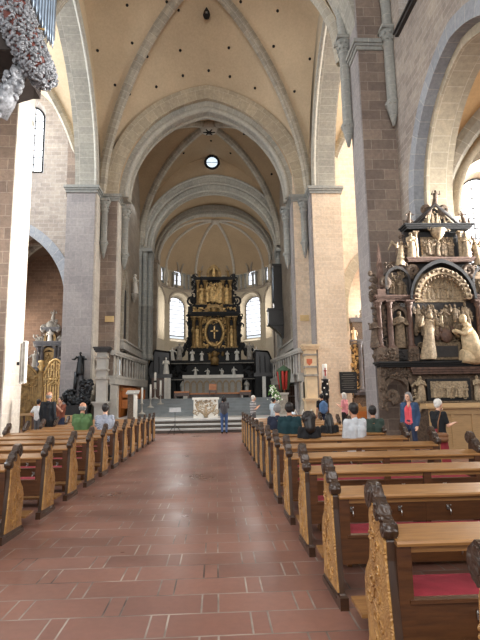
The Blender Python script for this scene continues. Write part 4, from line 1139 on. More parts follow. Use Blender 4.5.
# central scene
mb = crowd(MB(), UC-.86, UC+.86, 3.45, 4.35, YM-.02, 15, 111, .72, .2); crowd(mb, UC-.8, UC+.8, 3.3, 4.0, YM-.14, 8, 112, .7, .1); relief(mb, UC-.9, UC+.9, 3.0, 3.5, YM, 60, 113, .07); U(mb, 'figure_group', 'sandstone')
U(statue(MB(), UC-.68, YM-.3, 2.62, 1.38, lean=.12, seed=31, arms='mix', w=.88), 'standing_saint', 'alabaster')
U(kneeling(MB(), UC+.66, YM-.3, 2.6, 1.42, -1), 'kneeling_bishop', 'pale_alabaster')
pn = U(MB().box(UC-.42, UC+.42, YM-.14, yb-.1, 2.62, 3.14), 'inscription_tablet', 'sandstone')
U(MB().box(UC-.33, UC+.33, YM-.155, YM-.13, 2.7, 3.03), 'tablet_face', 'dark_slate', pn)
mb = MB().ball((UC, YM-.16, 3.34), .19, 10, 1, .4, 1.2); relief(mb, UC-.28, UC+.28, 3.2, 3.6, YM-.16, 16, 121, .06); U(mb, 'coat_of_arms', 'red_marble')
# arched niche above
mb = MB(); ring(mb, UC-.02, 4.45, .72, .78, .88, .97, YM-.22, yb, n=14); U(mb, 'arch_ring', 'alabaster')
mb = MB()
for k in range(17):
    a = PI*(k+.5)/17; mb.ball((UC-.02+.82*math.cos(a), YM-.26, 4.45+.88*math.sin(a)), .058, 8, 1, .7, 1); mb.ball((UC-.02+.66*math.cos(a), YM-.2, 4.45+.7*math.sin(a)), .045, 6)
U(mb, 'cherub_ring', 'sandstone')
mb = MB(); ring(mb, UC-.02, 4.45, .95, 1.12, 1.03, 1.24, YM-.26, yb, n=14); U(mb, 'outer_arch', 'black_marble')
mb = MB().box(UC-.8, UC+.8, yb-.2, yb-.1, 4.4, 5.3); crowd(mb, UC-.45, UC+.45, 4.5, 4.9, YM+.05, 6, 131, .8); relief(mb, UC-.55, UC+.55, 4.75, 5.05, YM+.05, 34, 132, .06); U(mb, 'niche_relief', 'alabaster')
mb = cornice(MB(), UC-.98, UC+.98, YM-.16, yb, 5.62, .13, .1); U(mb, 'marble_ledge', 'red_marble')
# upper tier
U(MB().box(UC-.62, UC+.62, YM-.02, yb, 5.75, 6.62), 'upper_frame', 'black_marble')
mb = MB().box(UC-.52, UC+.52, YM-.03, YM, 5.8, 6.45); crowd(mb, UC-.48, UC+.48, 5.82, 6.4, YM-.05, 12, 141, .6); relief(mb, UC-.5, UC+.5, 5.85, 6.42, YM-.03, 46, 142, .04); U(mb, 'upper_relief', 'sandstone')
for s in (-1, 1):
    mb = column(MB(), UC+s*.7, YM-.1, 5.75, 6.6, .06); U(mb, 'column', 'alabaster')
    U(statue(MB(), UC+s*.86, YM-.12, 5.75, .82, seed=40+s), 'upper_statue', 'alabaster')
    mb = MB(); volute(mb, UC+s*1.08, YM-.05, 5.98, .22, .12, s); relief(mb, UC+s*1.08-.1, UC+s*1.08+.1, 5.75, 6.5, YM-.04, 18, 145+s, .06); U(mb, 'side_scroll', 'brown_sandstone')
    mb = MB(); statue(mb, UC+s*.9, YM-.1, 6.86, .42, seed=50+s, arms='out', lean=-s*.2); relief(mb, UC+s*.9-.14, UC+s*.9+.14, 6.8, 6.95, YM-.1, 8, 147+s, .06); U(mb, 'putto', 'brown_sandstone')
mb = cornice(MB(), UC-.95, UC+.95, YM-.18, yb, 6.66, .15, .14); U(mb, 'upper_cornice', 'black_marble')
mb = MB().slab_xz([(UC-.68, 6.82), (UC+.68, 6.82), (UC, 7.42)], YM-.02, yb); mb.tube([(UC-.74, YM-.1, 6.84), (UC, YM-.1, 7.5), (UC+.74, YM-.1, 6.84)], .06, 6); U(mb, 'pediment', 'dark_slate')
mb = crowd(MB(), UC-.36, UC+.36, 6.82, 7.25, YM-.05, 5, 151, .75)
for k in range(22):
    u = random.Random(k).uniform(-.5, .5); mb.ball((UC+u, YM-.04, 6.85+random.Random(k+50).random()*(.45-abs(u)*.8)), .045, 6)
U(mb, 'pediment_relief', 'alabaster')
mb = MB().lathe((UC, YM-.14, 6.42), [(.02, -.1), (.12, -.02), (.2, .1), (.24, .24)], 10); relief(mb, UC-.3, UC+.3, 6.6, 6.75, YM-.2, 14, 153, .05); U(mb, 'cartouche', 'alabaster')
mb = MB(); volute(mb, UC-.3, YM-.06, 7.32, .15, .1, 1); volute(mb, UC+.3, YM-.06, 7.32, .15, .1, -1); statue(mb, UC, YM-.08, 7.42, .55, seed=60, arms='up', lean=.1); U(mb, 'crowning_statue', 'brown_sandstone')
mon.location = (UC*1.045+.13, YM*1.045, -1.6*.045); mon.scale = (1.045,)*3
# panelled oak screen in front of it
x0, x1, ys = AX(430, 420, 13.4), 9.2, 13.4
sc = thing('panelled_screen', 'pale oak panelled screen in front of the stone altar at right', 'screen', ((x0+x1)/2, ys, 0))
MB().box(x0, x1, ys, ys+.06, .1, 1.2).build('board', 'light_oak', sc)
mb = MB()
for k in range(7):
    x = x0+(x1-x0-.09)*k/6; mb.box(x, x+.09, ys-.03, ys, .1, 1.2)
mb.box(x0, x1, ys-.04, ys-.001, 0, .2).box(x0, x1, ys-.04, ys-.001, 1.06, 1.219); mb.build('panel_frame', 'light_oak', sc)
MB().slab_yz([(ys-.12, 1.22), (ys-.12, 1.26), (ys-.05, 1.36), (ys+.35, 1.36), (ys+.35, 1.22)], x0-.1, x1).build('top_ledge', 'light_oak', sc)

# ================================================================== HIGH ALTAR
HX, HY = -.12, 39.6
hz = lambda py: AZ(215, py, HY)
ha = thing('high_altar', 'towering black and gold high altar in the apse', 'altar', (HX, HY, 1.6))
def H(mb_, name, mat, parent=ha): return mb_.build(name, mat, parent)
H(MB().box(HX-2.1, HX+2.1, HY, HY+.9, 1.6, 8.9).box(HX-1.55, HX+1.55, HY+.2, HY+.8, 8.8, 11.1).box(HX-3.9, HX+3.9, HY+.2, HY+.9, 1.6, 4.4), 'core', 'black_marble')
H(cornice(MB(), HX-3.9, HX+3.9, HY-.1, HY+.9, 4.3, .25, .25), 'base_cornice', 'black_marble'); H(cornice(MB(), HX-4.0, HX+4.0, HY-.1, HY+.9, 3.05, .14, .15), 'base_cornice', 'black_marble')
for s in (-1, 1):
    for u in (2.1, 2.9, 3.7):
        H(column(MB(), HX+s*u, HY-.1, 1.6, 3.05, .14), 'base_column', 'black_marble')
    mb = MB().ball((HX+s*2.5, HY+.1, 2.5), .3, 10, .7, .4, 1.5); statue(mb, HX+s*2.5, HY-.05, 1.95, 1.0, seed=70+s); H(mb, 'oval_relief', 'white_marble')
    mb = MB(); volute(mb, HX+s*2.7, HY+.1, 5.1, .55, .4, s, 1.4, .14); volute(mb, HX+s*3.6, HY+.1, 4.75, .35, .4, -s, 1.3, .1); mb.tube([(HX+s*2.2, HY+.1, 5.9), (HX+s*2.5, HY+.1, 5.2), (HX+s*3.2, HY+.1, 4.8), (HX+s*3.9, HY+.1, 4.6)], [.2, .18, .14, .1], 8); H(mb, 'volute', 'black_marble')
    mb = statue(MB(), HX+s*2.75, HY-.3, 4.55, 1.35, seed=72+s, arms='mix'); H(mb, 'angel_statue', 'grey_statue_stone')
    H(statue(MB(), HX+s*1.75, HY-.3, 4.5, .9, seed=75+s), 'small_statue', 'white_marble')
    mb = MB()
    relief(mb, HX+s*3.0-.8, HX+s*3.0+.8, 3.3, 4.3, HY+.1, 30, 76+s, .12); H(mb, 'base_ornament', 'dark_iron')
    mb = MB().tube([(HX+s*3.7, HY-.2, 4.3), (HX+s*4.0, HY-.2, 4.1), (HX+s*4.2, HY-.2, 3.6), (HX+s*4.25, HY-.2, 3.0)], [.1, .14, .14, .1], 8)
    H(mb, 'bracket', 'white_marble' if s > 0 else 'black_marble')
    # lower tier columns and figures
    for u in (1.1, 1.62): H(column(MB(), HX+s*u, HY-.28, 5.5, 8.0, .15), 'gilt_column', 'old_gold')
    mb = statue(MB(), HX+s*1.36, HY-.2, 5.6, 1.7, seed=80+s, arms='mix'); H(mb, 'gilt_statue', 'gold')
    mb = MB(); relief(mb, HX+s*1.98-.16, HX+s*1.98+.16, 5.4, 8.2, HY-.05, 46, 83+s, .12); H(mb, 'side_carving', 'black_marble')
    # upper tier
    for u in (.72, 1.3): H(column(MB(), HX+s*u, HY-.05, 9.0, 11.0, .12), 'gilt_column', 'old_gold')
    H(statue(MB(), HX+s*1.02, HY-.05, 9.05, 1.6, seed=86+s, arms='mix'), 'gilt_statue', 'gold')
    mb = MB(); relief(mb, HX+s*1.62-.18, HX+s*1.62+.18, 8.9, 11.5, HY+.15, 50, 88+s, .12); volute(mb, HX+s*1.8, HY+.2, 9.4, .4, .2, s, 1.4, .1); H(mb, 'side_carving', 'black_marble')
    H(statue(MB(), HX+s*1.2, HY+.1, 11.25, .7, seed=90+s, arms='up', lean=-s*.15), 'small_statue', 'old_gold')
    mb = MB(); relief(mb, HX+s*.55-.2, HX+s*.55+.2, 8.1, 8.9, HY-.3, 16, 93+s, .1); H(mb, 'gilt_ornament', 'gold')
for q in ((-1.85, 1.85, -.35, .9, 8.05, .3, .25), (-2.0, 2.0, -.2, .9, 5.2, .25, .2), (-1.5, 1.5, -.15, .8, 11.0, .24, .2), (-1.6, 1.6, -.1, .8, 8.8, .18, .15)): H(cornice(MB(), HX+q[0], HX+q[1], HY+q[2], HY+q[3], *q[4:]), 'cornice', 'black_marble')
fr = MB(); pts = [(HX+.72*math.cos(2*PI*k/28), HY-.1, 6.75+1.05*math.sin(2*PI*k/28)) for k in range(29)]; fr.tube(pts, .13, 8); fo = H(fr, 'oval_frame', 'gold')
mb = MB().ball((HX, HY-.02, 6.75), .7, 18, 1, .15, 1.5); H(mb, 'oval_panel', 'black_marble')
mb = MB().box(HX-.05, HX+.05, HY-.25, HY-.15, 6.25, 7.25).box(HX-.3, HX+.3, HY-.25, HY-.15, 6.8, 6.92); mb.ball((HX, HY-.2, 6.86), .14, 8); H(mb, 'gilt_cross', 'gold')
mb = MB(); relief(mb, HX-1.0, HX+1.0, 7.5, 8.0, HY-.1, 60, 95, .09); relief(mb, HX-1.0, HX+1.0, 5.5, 5.95, HY-.1, 50, 96, .09)
for s in (-1, 1): relief(mb, HX+s*.9-.12, HX+s*.9+.12, 5.6, 7.9, HY-.08, 30, 97+s, .08)
relief(mb, HX-1.7, HX+1.7, 8.3, 8.8, HY-.1, 80, 98, .1); H(mb, 'gilt_foliage', 'gold')
mb = crowd(MB(), HX-.6, HX+.6, 9.1, 10.9, HY-.05, 5, 99, .7); relief(mb, HX-.6, HX+.6, 9.2, 10.9, HY, 60, 100, .1); H(mb, 'gilt_figure_group', 'gold')
mb = MB(); ring(mb, HX, 8.35, .5, .3, .75, .6, HY-.5, HY, n=8); mb.ball((HX, HY-.4, 8.55), .3, 10, 1, .5, 1); H(mb, 'broken_pediment', 'old_gold')
mb = MB(); ring(mb, HX, 11.55, .36, .5, .6, .85, HY+.1, HY+.6, n=10, leg=.4); mb.box(HX-.45, HX+.45, HY+.5, HY+.6, 11.1, 12.0); mb.ball((HX, HY+.35, 11.25), .42, 10, 1, .6, .6); H(mb, 'shell_niche', 'old_gold')
H(statue(MB(), HX, HY+.2, 11.35, .95, seed=102, arms='out'), 'crowning_statue', 'gold')
for k, (u, z, h) in enumerate(((-3.3, 4.55, 1.0), (3.3, 4.55, 1.0), (-1.0, 4.5, .75), (1.0, 4.5, .75), (-.55, 3.2, .7), (.55, 3.2, .7), (-1.5, 3.2, .8), (1.5, 3.2, .8))): H(statue(MB(), HX+u, HY-.32, z, h, seed=170+k, arms='mix'), 'small_statue', 'white_marble')
for z in (3.02, 4.28): H(MB().box(HX-3.7, HX+3.7, HY-.38, HY-.3, z, z+.05), 'marble_fillet', 'grey_statue_stone')
mb = MB().ball((HX, HY-.35, 5.0), .28, 10).ball((HX, HY-.35, 4.75), .22, 10).lathe((HX, HY-.35, 4.55), [(.3, -.4), (.34, .1), (.1, .3)], 10); relief(mb, HX-.7, HX+.7, 4.6, 5.2, HY-.25, 22, 104, .1); H(mb, 'tabernacle', 'old_gold')
# marble choir rail in front
RYY = 36.9
rl = thing('altar_rail', 'long pale marble rail with blind arcade below the high altar', 'altar rail', (AX(213, 384, RYY), RYY, 1.6))
x0, x1 = AX(184, 384, RYY), AX(242, 384, RYY)
MB().box(x0, x1, RYY, RYY+.3, 1.6, 3.05).build('wall_panel', 'post_stone', rl)
MB().box(x0-.1, x1+.1, RYY-.12, RYY+.4, 3.05, 3.28).build('top_rail', 'white_marble', rl)
MB().box(x0-.05, x1+.05, RYY-.1, RYY+.3, 1.6, 1.95).build('plinth', 'white_marble', rl)
mb = MB()
for k in range(9):
    a = x0+(x1-x0)*(k+.5)/9; ring(mb, a, 2.6, .15, .15, .23, .3, RYY-.06, RYY, n=6, leg=.6)
mb.build('blind_arcade', 'alabaster', rl)
# dark screens left and right of it
for s, (pa, pb), post in ((-1, (150, 172), 169), (1, (254, 279), 264)):
    Y = 35.2; xa, xb = AX(pa, 384, Y), AX(pb, 384, Y)
    scn = thing('choir_screen', 'black beam on a pale post %s of the altar rail' % ('left' if s < 0 else 'right'), 'screen', ((xa+xb)/2, Y, 1.6))
    MB().box(xa, xb, Y-.15, Y+.15, 3.05, 3.3).build('beam', 'black_wood', scn)
    xp = AX(post, 384, Y); MB().box(xp-.12, xp+.12, Y-.1, Y+.1, 1.6, 3.05).build('post', 'white_marble', scn)
    if s < 0:
        MB().box(xa+.1, xp-.2, Y+.05, Y+.15, 1.6, 3.05).build('wood_panel', 'board_oak', scn); MB().box(xp-.32, xp-.14, Y-.1, Y+.1, 1.6, 3.05).build('post', 'white_marble', scn)
        so = statue(MB(), AX(166, 370, Y), Y, 3.3, 1.15, seed=110, arms='fold').build('white_statue', 'white_marble'); tag(so, 'small white statue standing on the left black beam', 'statue')
    # dark stair parapets behind
    Y2 = 37.6; xa, xb = (AX(148, 365, Y2), AX(170, 365, Y2)) if s < 0 else (AX(255, 365, Y2), AX(275, 365, Y2))
    sp = thing('stair_parapet', 'black panelled stair parapet beside the high altar at %s' % ('left' if s < 0 else 'right'), 'parapet', ((xa+xb)/2, Y2, 1.6))
    z0, z1 = 3.3, 5.2
    hi, lo = (xb, xa) if s > 0 else (xa, xb)
    P = [(xa, z0), (xb, z0), (xb, z1-.15), (xa+.5, z1), (xa, z0+.5)] if s < 0 else [(xa, z0), (xb, z0), (xb, z0+.4), (xb-.5, z1-.2), (xa, z1-.1)]
    MB().slab_xz(P, Y2, Y2+.2).build('panel', 'black_wood', sp)
    mb = MB()
    for k in range(len(P)): mb.tube([(P[k][0], Y2-.04, P[k][1]), (P[(k+1) % len(P)][0], Y2-.04, P[(k+1) % len(P)][1])], .07, 6)
    for k in range(1, 4): x = xa+(xb-xa)*k/4; mb.box(x-.04, x+.04, Y2-.05, Y2, z0, z1-.5)
    mb.build('moulding', 'dark_iron', sp); MB().box(xa, xb, Y2, Y2+.2, 1.6, z0).build('base', 'black_marble', sp)
# sedilia on the top step
for px0, px1, z1, lab in ((174, 189, 2.15, 'low brown bench left of the carved altar block on the top step'), (240, 251, 2.15, 'low brown bench right of the throne on the top step')):
    Y = 31.6; xa, xb = AX(px0, 397, Y), AX(px1, 397, Y)
    bn = thing('low_bench', lab, 'bench', ((xa+xb)/2, Y, 1.6)); MB().box(xa, xb, Y, Y+.5, 1.95, 2.05).build('seat', 'orange_wood', bn); MB().box(xa, xb, Y+.02, Y+.06, 1.75, 1.95).build('apron', 'board_oak', bn)
    for x in (xa, xb-.1): MB().box(x, x+.1, Y, Y+.5, 1.6, 1.95).build('leg', 'board_oak', bn)
Y = 31.9; xa, xb = AX(209, 395, Y), AX(216.5, 395, Y)
ch = thing('throne_chair', 'brown wooden chair at the head of the steps behind the carved altar', 'chair', ((xa+xb)/2, Y, 1.6))
MB().box(xa, xb, Y, Y+.5, 2.0, 2.1).build('seat', 'board_oak', ch); MB().box(xa, xb, Y+.44, Y+.52, 2.1, 2.5).build('backrest', 'orange_wood', ch)
for x in (xa, xb-.06):
    for y in (Y, Y+.44): MB().box(x, x+.06, y, y+.06, 1.6, 2.0).build('leg', 'board_oak', ch)
bx = thing('bench_row', 'long row of low brown seats in front of the marble rail', 'bench', (-.3, 33.5, 1.6))
MB().box(AX(189, 395, 33.5), AX(240, 395, 33.5), 33.5, 33.9, 1.85, 1.95).build('seat', 'orange_wood', bx); MB().box(AX(189, 395, 33.5), AX(240, 395, 33.5), 33.7, 33.78, 1.6, 1.85).build('plinth', 'dark_oak', bx)

# altar block with carved front
Y = 26.2; xa, xb = AX(193.5, 406, Y), AX(218, 406, Y); xc = (xa+xb)/2
al = thing('altar_block', 'cream marble altar block with carved front on the step platform', 'altar', (xc, Y, .6))
MB().box(xa, xb, Y, Y+.9, .6, 1.52).build('block', 'white_marble', al); MB().box(xa-.06, xb+.06, Y-.06, Y+.96, 1.52, 1.64).build('mensa', 'white_marble', al)
mb = MB(); relief(mb, xa+.1, xb-.1, 1.15, 1.5, Y, 60, 200, .045)
for s in (-1, 1):
    for k in range(4): volute(mb, xc+s*(.16+.13*k), Y-.01, .95-.05*k+.12*(k % 2), .12, .05, s, 1.3, .03)
    mb.tube([(xc, Y, .65), (xc+s*.15, Y, .85), (xc+s*.4, Y, 1.0), (xc+s*.55, Y, 1.3)], [.07, .06, .05, .03], 6)
mb.tube([(xc, Y, .62), (xc, Y, 1.2)], [.1, .05], 8); mb.build('relief_carving', 'alabaster', al)
# ambo
Y = 25.4; xa, xb = AX(127.5, 405, Y), AX(137.5, 405, Y)
am = thing('ambo', 'stone ambo with brown front and pale side post left of the aisle', 'lectern', ((xa+xb)/2, Y, .6))
MB().box(xa, xb-.2, Y, Y+.4, .6, 1.85).build('body', 'brown_sandstone', am); MB().tube([(xb-.1, Y, .6), (xb-.1, Y, 1.7), (xb-.12, Y+.05, 1.82), (xb-.2, Y+.1, 1.9)], .1, 8).build('post', 'white_marble', am)
MB().slab_yz([(Y-.1, 1.85), (Y+.45, 2.0), (Y+.45, 2.06), (Y-.1, 1.91)], xa-.08, xb+.05).build('book_rest', 'post_stone', am)
# candlesticks
for i, (px, pt, pb_) in enumerate(((142, 387, 412), (150.5, 384, 406), (155, 372, 400.5), (160.5, 380, 403.5))):
    Y = (28.75, 29.7, 30.9, 30.35)[i]; zb = (.77, 1.1, 1.6, 1.27)[i]; x = AX(px, 400, Y); zt = AZ(px, pt, Y)
    lab = ('white candle on a stand, leftmost and lowest on the choir steps', 'white candle on a stand, second from left on the choir steps', 'tallest white candle on the choir steps, with a dark band', 'white candle on a stand nearest the altar on the choir steps')[i]
    c = thing('candlestick', lab, 'candlestick', (x, Y, zb), 'tall candles on the choir steps')
    MB().lathe((x, Y, zb), [(.2, 0), (.2, .04), (.06, .12), (.035, .3), (.035, (zt-zb)*.35), (.1, (zt-zb)*.37), (.1, (zt-zb)*.4)], 10).build('stand', 'ledge_stone', c)
    MB().lathe((x, Y, zb), [(.075 if i == 2 else .06, (zt-zb)*.4), (.07 if i == 2 else .055, zt-zb-.04), (.012, zt-zb-.03), (.01, zt-zb)], 10).build('candle', 'candle_wax', c)
    if i == 2: MB().lathe((x, Y, zb+(zt-zb)*.62), [(.085, 0), (.085, .1)], 10).build('band', 'dark_iron', c)
# thin folding stand on the aisle end
x, Y = AX(175, 420, 23.2), 23.2
fs = thing('folding_stand', 'thin dark wire folding stand before the altar steps', 'stand', (x, Y, 0))
for k in range(3):
    a = 2*PI*k/3+.5; MB().tube([(x, Y, .45), (x+.4*math.cos(a), Y+.4*math.sin(a), 0.01)], .012, 5).build('leg', 'dark_iron', fs)
MB().tube([(x, Y, .4), (x, Y, 1.0)], .012, 5).build('pole', 'dark_iron', fs); MB().box(x-.28, x+.28, Y-.02, Y+.02, 1.0, 1.04).box(x-.26, x+.26, Y+.02, Y+.04, 1.04, 1.2).build('tray', 'steel', fs)
# ---- choir balustrades and the posts at their ends
def balustrade(p0, p1, lab, inner):
    a, b2 = Vector((p0[0], p0[1], 0)), Vector((p1[0], p1[1], 0)); d = (b2-a); ln = d.length; d.normalize(); nrm = Vector((d.y, -d.x, 0))
    t = thing('balustrade', lab, 'balustrade', (a.x, a.y, 2.3))
    def bar(mb, s0, s1, w0, w1, z0, z1):
        vs = [tuple(a+d*s+nrm*w+Vector((0, 0, z))) for z in (z0, z1) for s, w in ((s0, w0), (s1, w0), (s1, w1), (s0, w1))]
        return mb.add(vs, [(3, 2, 1, 0), (4, 5, 6, 7), (0, 1, 5, 4), (1, 2, 6, 5), (2, 3, 7, 6), (3, 0, 4, 7)])
    bar(bar(MB(), 0, ln, -.16, .16, 4.02, 4.16), 0, ln, -.12, .12, 3.92, 4.02).build('handrail', 'ledge_stone', t)
    bar(bar(MB(), 0, ln, -.14, .14, 2.4, 2.74), 0, ln, -.18, .18, 2.72, 2.84).build('base_wall', 'ledge_stone', t)
    for k in range(12):
        s = ln*(k+.5)/12; c = a+d*s
        if k % 4 == 0 and k: MB().box(c.x-.06, c.x+.06, c.y-.08, c.y+.08, 2.84, 3.92).build('pier', 'ledge_stone', t)
        else: MB().lathe((c.x, c.y, 2.84), [(.06, 0), (.06, .08), (.035, .15), (.062, .4), (.055, .56), (.03, .8), (.05, .96), (.06, 1.0), (.06, 1.08)], 8).build('baluster', 'ledge_stone', t)
    return t
balustrade((-5.4, 26.35), (-4.85, 34.6), 'pale stone balustrade along the left side of the choir', 1)
balustrade((4.5, 26.35), (3.9, 34.6), 'pale stone balustrade along the right side of the choir', -1)
def post(x0, x1, y0, y1, mat, lab):
    t = thing('balustrade_post', lab, 'post', ((x0+x1)/2, (y0+y1)/2, 0))
    MB().box(x0-.02, x1+.02, y0, y1, 0, 1.3).build('plinth', mat, t)
    cornice(MB(), x0, x1, y0, y1, 1.3, .22, .13).build('base_moulding', mat, t)
    MB().box(x0+.04, x1-.04, y0+.04, y1, 1.5, 4.0).build('shaft', mat, t)
    for za, zb in ((2.62, 2.72), (3.05, 3.14), (3.68, 3.76)): MB().box(x0-.02, x1+.02, y0-.02, y1, za, zb).build('string_course', 'grey_statue_stone', t)
    cornice(MB(), x0, x1, y0, y1, 3.98, .26, .14).build('cap', 'dark_slate' if x0 < 0 else mat, t)
    return t
post(AX(96, 370, 25.5), AX(107.3, 370, 25.5), 25.4, 25.98, 'post_stone', 'grey stone balustrade post with dark cap at the left of the choir')
pt = post(AX(305, 370, 25.5), AX(317.5, 370, 25.5), 25.4, 25.98, 'post_yellow_stone', 'yellowish stone balustrade post with red shield at the right of the choir')
x, Y = AX(309.5, 361, 25.4), 25.44
MB().slab_xz([(x-.14, 3.5), (x+.14, 3.5), (x+.14, 3.3), (x, 3.16), (x-.14, 3.3)], Y-.04, Y).build('shield', 'shield_red', pt)
# pale curved side walls under the balustrade ends (buttresses)
struct(MB().slab_yz([(26.0, 0), (28.6, 0), (27.6, 1.0), (27.1, 1.7), (26.9, 2.4), (26.0, 2.4)], -5.62, -5.42).slab_xz([(-5.62, 0), (-4.6, 0), (-5.0, .7), (-5.1, 1.4), (-5.05, 2.3), (-5.62, 2.4)], 26.0, 26.15).build('wall_left_stair_cheek', 'ledge_stone'))
struct(MB().slab_yz([(26.0, 0), (28.6, 0), (27.6, 1.0), (27.1, 1.7), (26.9, 2.4), (26.0, 2.4)], 4.5, 4.7).slab_xz([(4.62, 0), (3.9, 0), (4.25, .7), (4.4, 1.4), (4.4, 2.3), (4.62, 2.4)], 26.0, 26.15).build('wall_right_stair_cheek', 'ledge_stone'))
# choir stalls under the balustrades
for s, x, lab in ((-1, -5.4, 'orange brown choir stalls below the left balustrade'), (1, 5.05, 'dark brown choir stalls below the right balustrade')):
    st = thing('choir_stall', lab, 'choir stall', (x, 31, 1.2)); mat = 'orange_wood' if s < 0 else 'dark_oak'
    MB().box(*sorted((x, x+s*.1)), 28.8, 36, .6, 2.4).build('back_panel', mat, st)
    MB().box(*sorted((x-s*.05, x-s*.5)), 29, 35, 1.6, 1.7).build('seat', mat, st)
    for k in range(7): y = 29+k; MB().box(*sorted((x-s*.02, x-s*.5)), y, y+.08, 1.1, 2.25).build('divider', mat, st)
    MB().box(*sorted((x-s*.02, x-s*.12)), 28.8, 35, 2.1, 2.22).build('carved_rail', 'carved_oak' if s < 0 else 'carved_dark', st)
# ---- statue on the left choir wall
x, Y = -5.62, 33.0
so = thing('wall_statue', 'white statue on a bracket on the left choir wall', 'statue', (x+.25, Y, 8.3))
statue(MB(), x+.25, Y, 8.55, 1.35, -PI/2+PI, 0, 'fold', 300).build('figure', 'white_marble', so); MB().lathe((x+.2, Y, 8.0), [(.04, -.1), (.12, .15), (.26, .4), (.28, .56)], 10).build('bracket', 'grey_statue_stone', so)
# ---- dark wooden balcony on the right choir wall
Y = 35.6; xa, xb = AX(268.5, 310, Y), 4.9
ba = thing('wooden_balcony', 'dark wooden balcony with tall narrow case on the right choir wall', 'balcony', ((xa+xb)/2, Y, 6))
za, zb, zc = AZ(275, 325, Y), AZ(275, 308, Y), AZ(275, 263, Y)
MB().box(xa, xb, Y, Y+.9, za, zb).box(xa-.06, xb, Y-.06, Y+.96, zb-.1, zb).box(xa-.06, xb, Y-.06, Y+.96, za, za+.12).build('parapet', 'black_wood', ba)
MB().slab_xz([(xa+.1, za), (xb, za), (xb, za-.95), (xb-.3, za-.55)], Y+.05, Y+.85).build('console', 'black_wood', ba)
MB().box(xa+.45, xb, Y+.25, Y+.9, zb, zc-.1).box(xa+.35, xb, Y+.2, Y+.95, zc-.15, zc).build('case', 'black_wood', ba)
mb = MB()
for k in range(5): mb.tube([(xa+.42, Y+.3+k*.13, zb+.5), (xa+.42, Y+.3+k*.13, zc-.3)], .05, 8)
mb.build('organ_pipes', 'pipe_metal', ba)
# ---- tan notices on the crossing piers
for px, py, Y, lab in ((121-1.5, 319, 27.18, 'small tan notice high on the left choir pier'), (304.5, 318, 27.18, 'small tan notice high on the right choir pier')):
    if px < 200: px = 109.5
    p = at(px, py, Y); o = MB().box(p.x-.24, p.x+.24, Y-.03, Y+.02, p.z-.16, p.z+.16).build('wall_notice', 'paper_tan'); tag(o, lab, 'notice')
# ---- black plaque on the right crossing pier
p0, p1 = at(339.5, 372, 25.95), at(357.5, 393, 25.95)
pq = thing('wall_plaque', 'black inscribed plaque on the beige pier right of the choir', 'plaque', ((p0.x+p1.x)/2, 25.95, p1.z))
MB().box(p0.x, p1.x, 25.95, 26.0, p1.z, p0.z).build('slab', 'plaque_black', pq)
mb = MB()
for k in range(8):
    z = p0.z-.12-(p0.z-p1.z-.2)*k/8; w = (p1.x-p0.x)*(.8 if k % 3 else .6); xm = (p0.x+p1.x)/2; mb.box(xm-w/2, xm+w/2, 25.943, 25.952, z-.02, z)
mb.build('inscription', 'plaque_letters', pq)
# ---- Paschal candle with dark carved holder
Y = 24.6; x = AX(325, 380, Y); zt, zm, zb = AZ(325, 364, Y), AZ(325, 379, Y), AZ(325, 397, Y)
pc = thing('paschal_candle', 'thick white decorated candle on a dark patterned column by the right pier', 'candle', (x, Y, 0))
MB().lathe((x, Y, 0), [(.3, 0), (.3, .1), (.14, .25), (.14, zb-.1), (.2, zb), (.17, zb+.1), (.2, (zb+zm)/2), (.16, zm-.1), (.2, zm)], 12).build('holder', 'bronze_black', pc)
mb = MB()
for k in range(14): a = k*2.4; mb.ball((x+.17*math.cos(a), Y+.17*math.sin(a), zb+(zm-zb)*k/14), .05, 6)
mb.build('holder_ornament', 'white_marble', pc)
MB().lathe((x, Y, 0), [(.12, zm), (.12, zt-.05), (.1, zt)], 12).build('candle', 'candle_wax', pc)
MB().box(x-.025, x+.025, Y-.13, Y-.11, zm+.15, zt-.2).box(x-.07, x+.07, Y-.13, Y-.11, (zm+zt)/2, (zm+zt)/2+.05).build('red_cross', 'canopy_red', pc)
# ---- red half-closed canopy on a pole
Y = 27.0; x = AX(284, 380, Y); zt, zb = AZ(284, 367, Y), AZ(284, 390, Y)
cp = thing('processional_canopy', 'half closed red and green canopy on a pole right of the altar', 'canopy', (x, Y, .6))
MB().tube([(x, Y, .6), (x, Y, zt+.1)], .035, 8).build('pole', 'ledge_oak', cp)
mb = MB().lathe((x, Y, 0), [(.03, zt+.1), (.2, zt-.02), (.4, zt-.16), (.37, zt-.26)][::-1], 12); mb.build('canopy_top', 'canopy_green', cp)
for k in range(10):
    a = 2*PI*k/10; c, s_ = math.cos(a), math.sin(a)
    MB().tube([(x+.32*c, Y+.32*s_, zt-.22), (x+.28*c, Y+.28*s_, (zt+zb)/2), (x+.2*c, Y+.2*s_, zb+.02*(k % 3))], [.07, .08, .065], 6).build('hanging_panel', 'canopy_red' if k % 3 else 'canopy_green', cp)
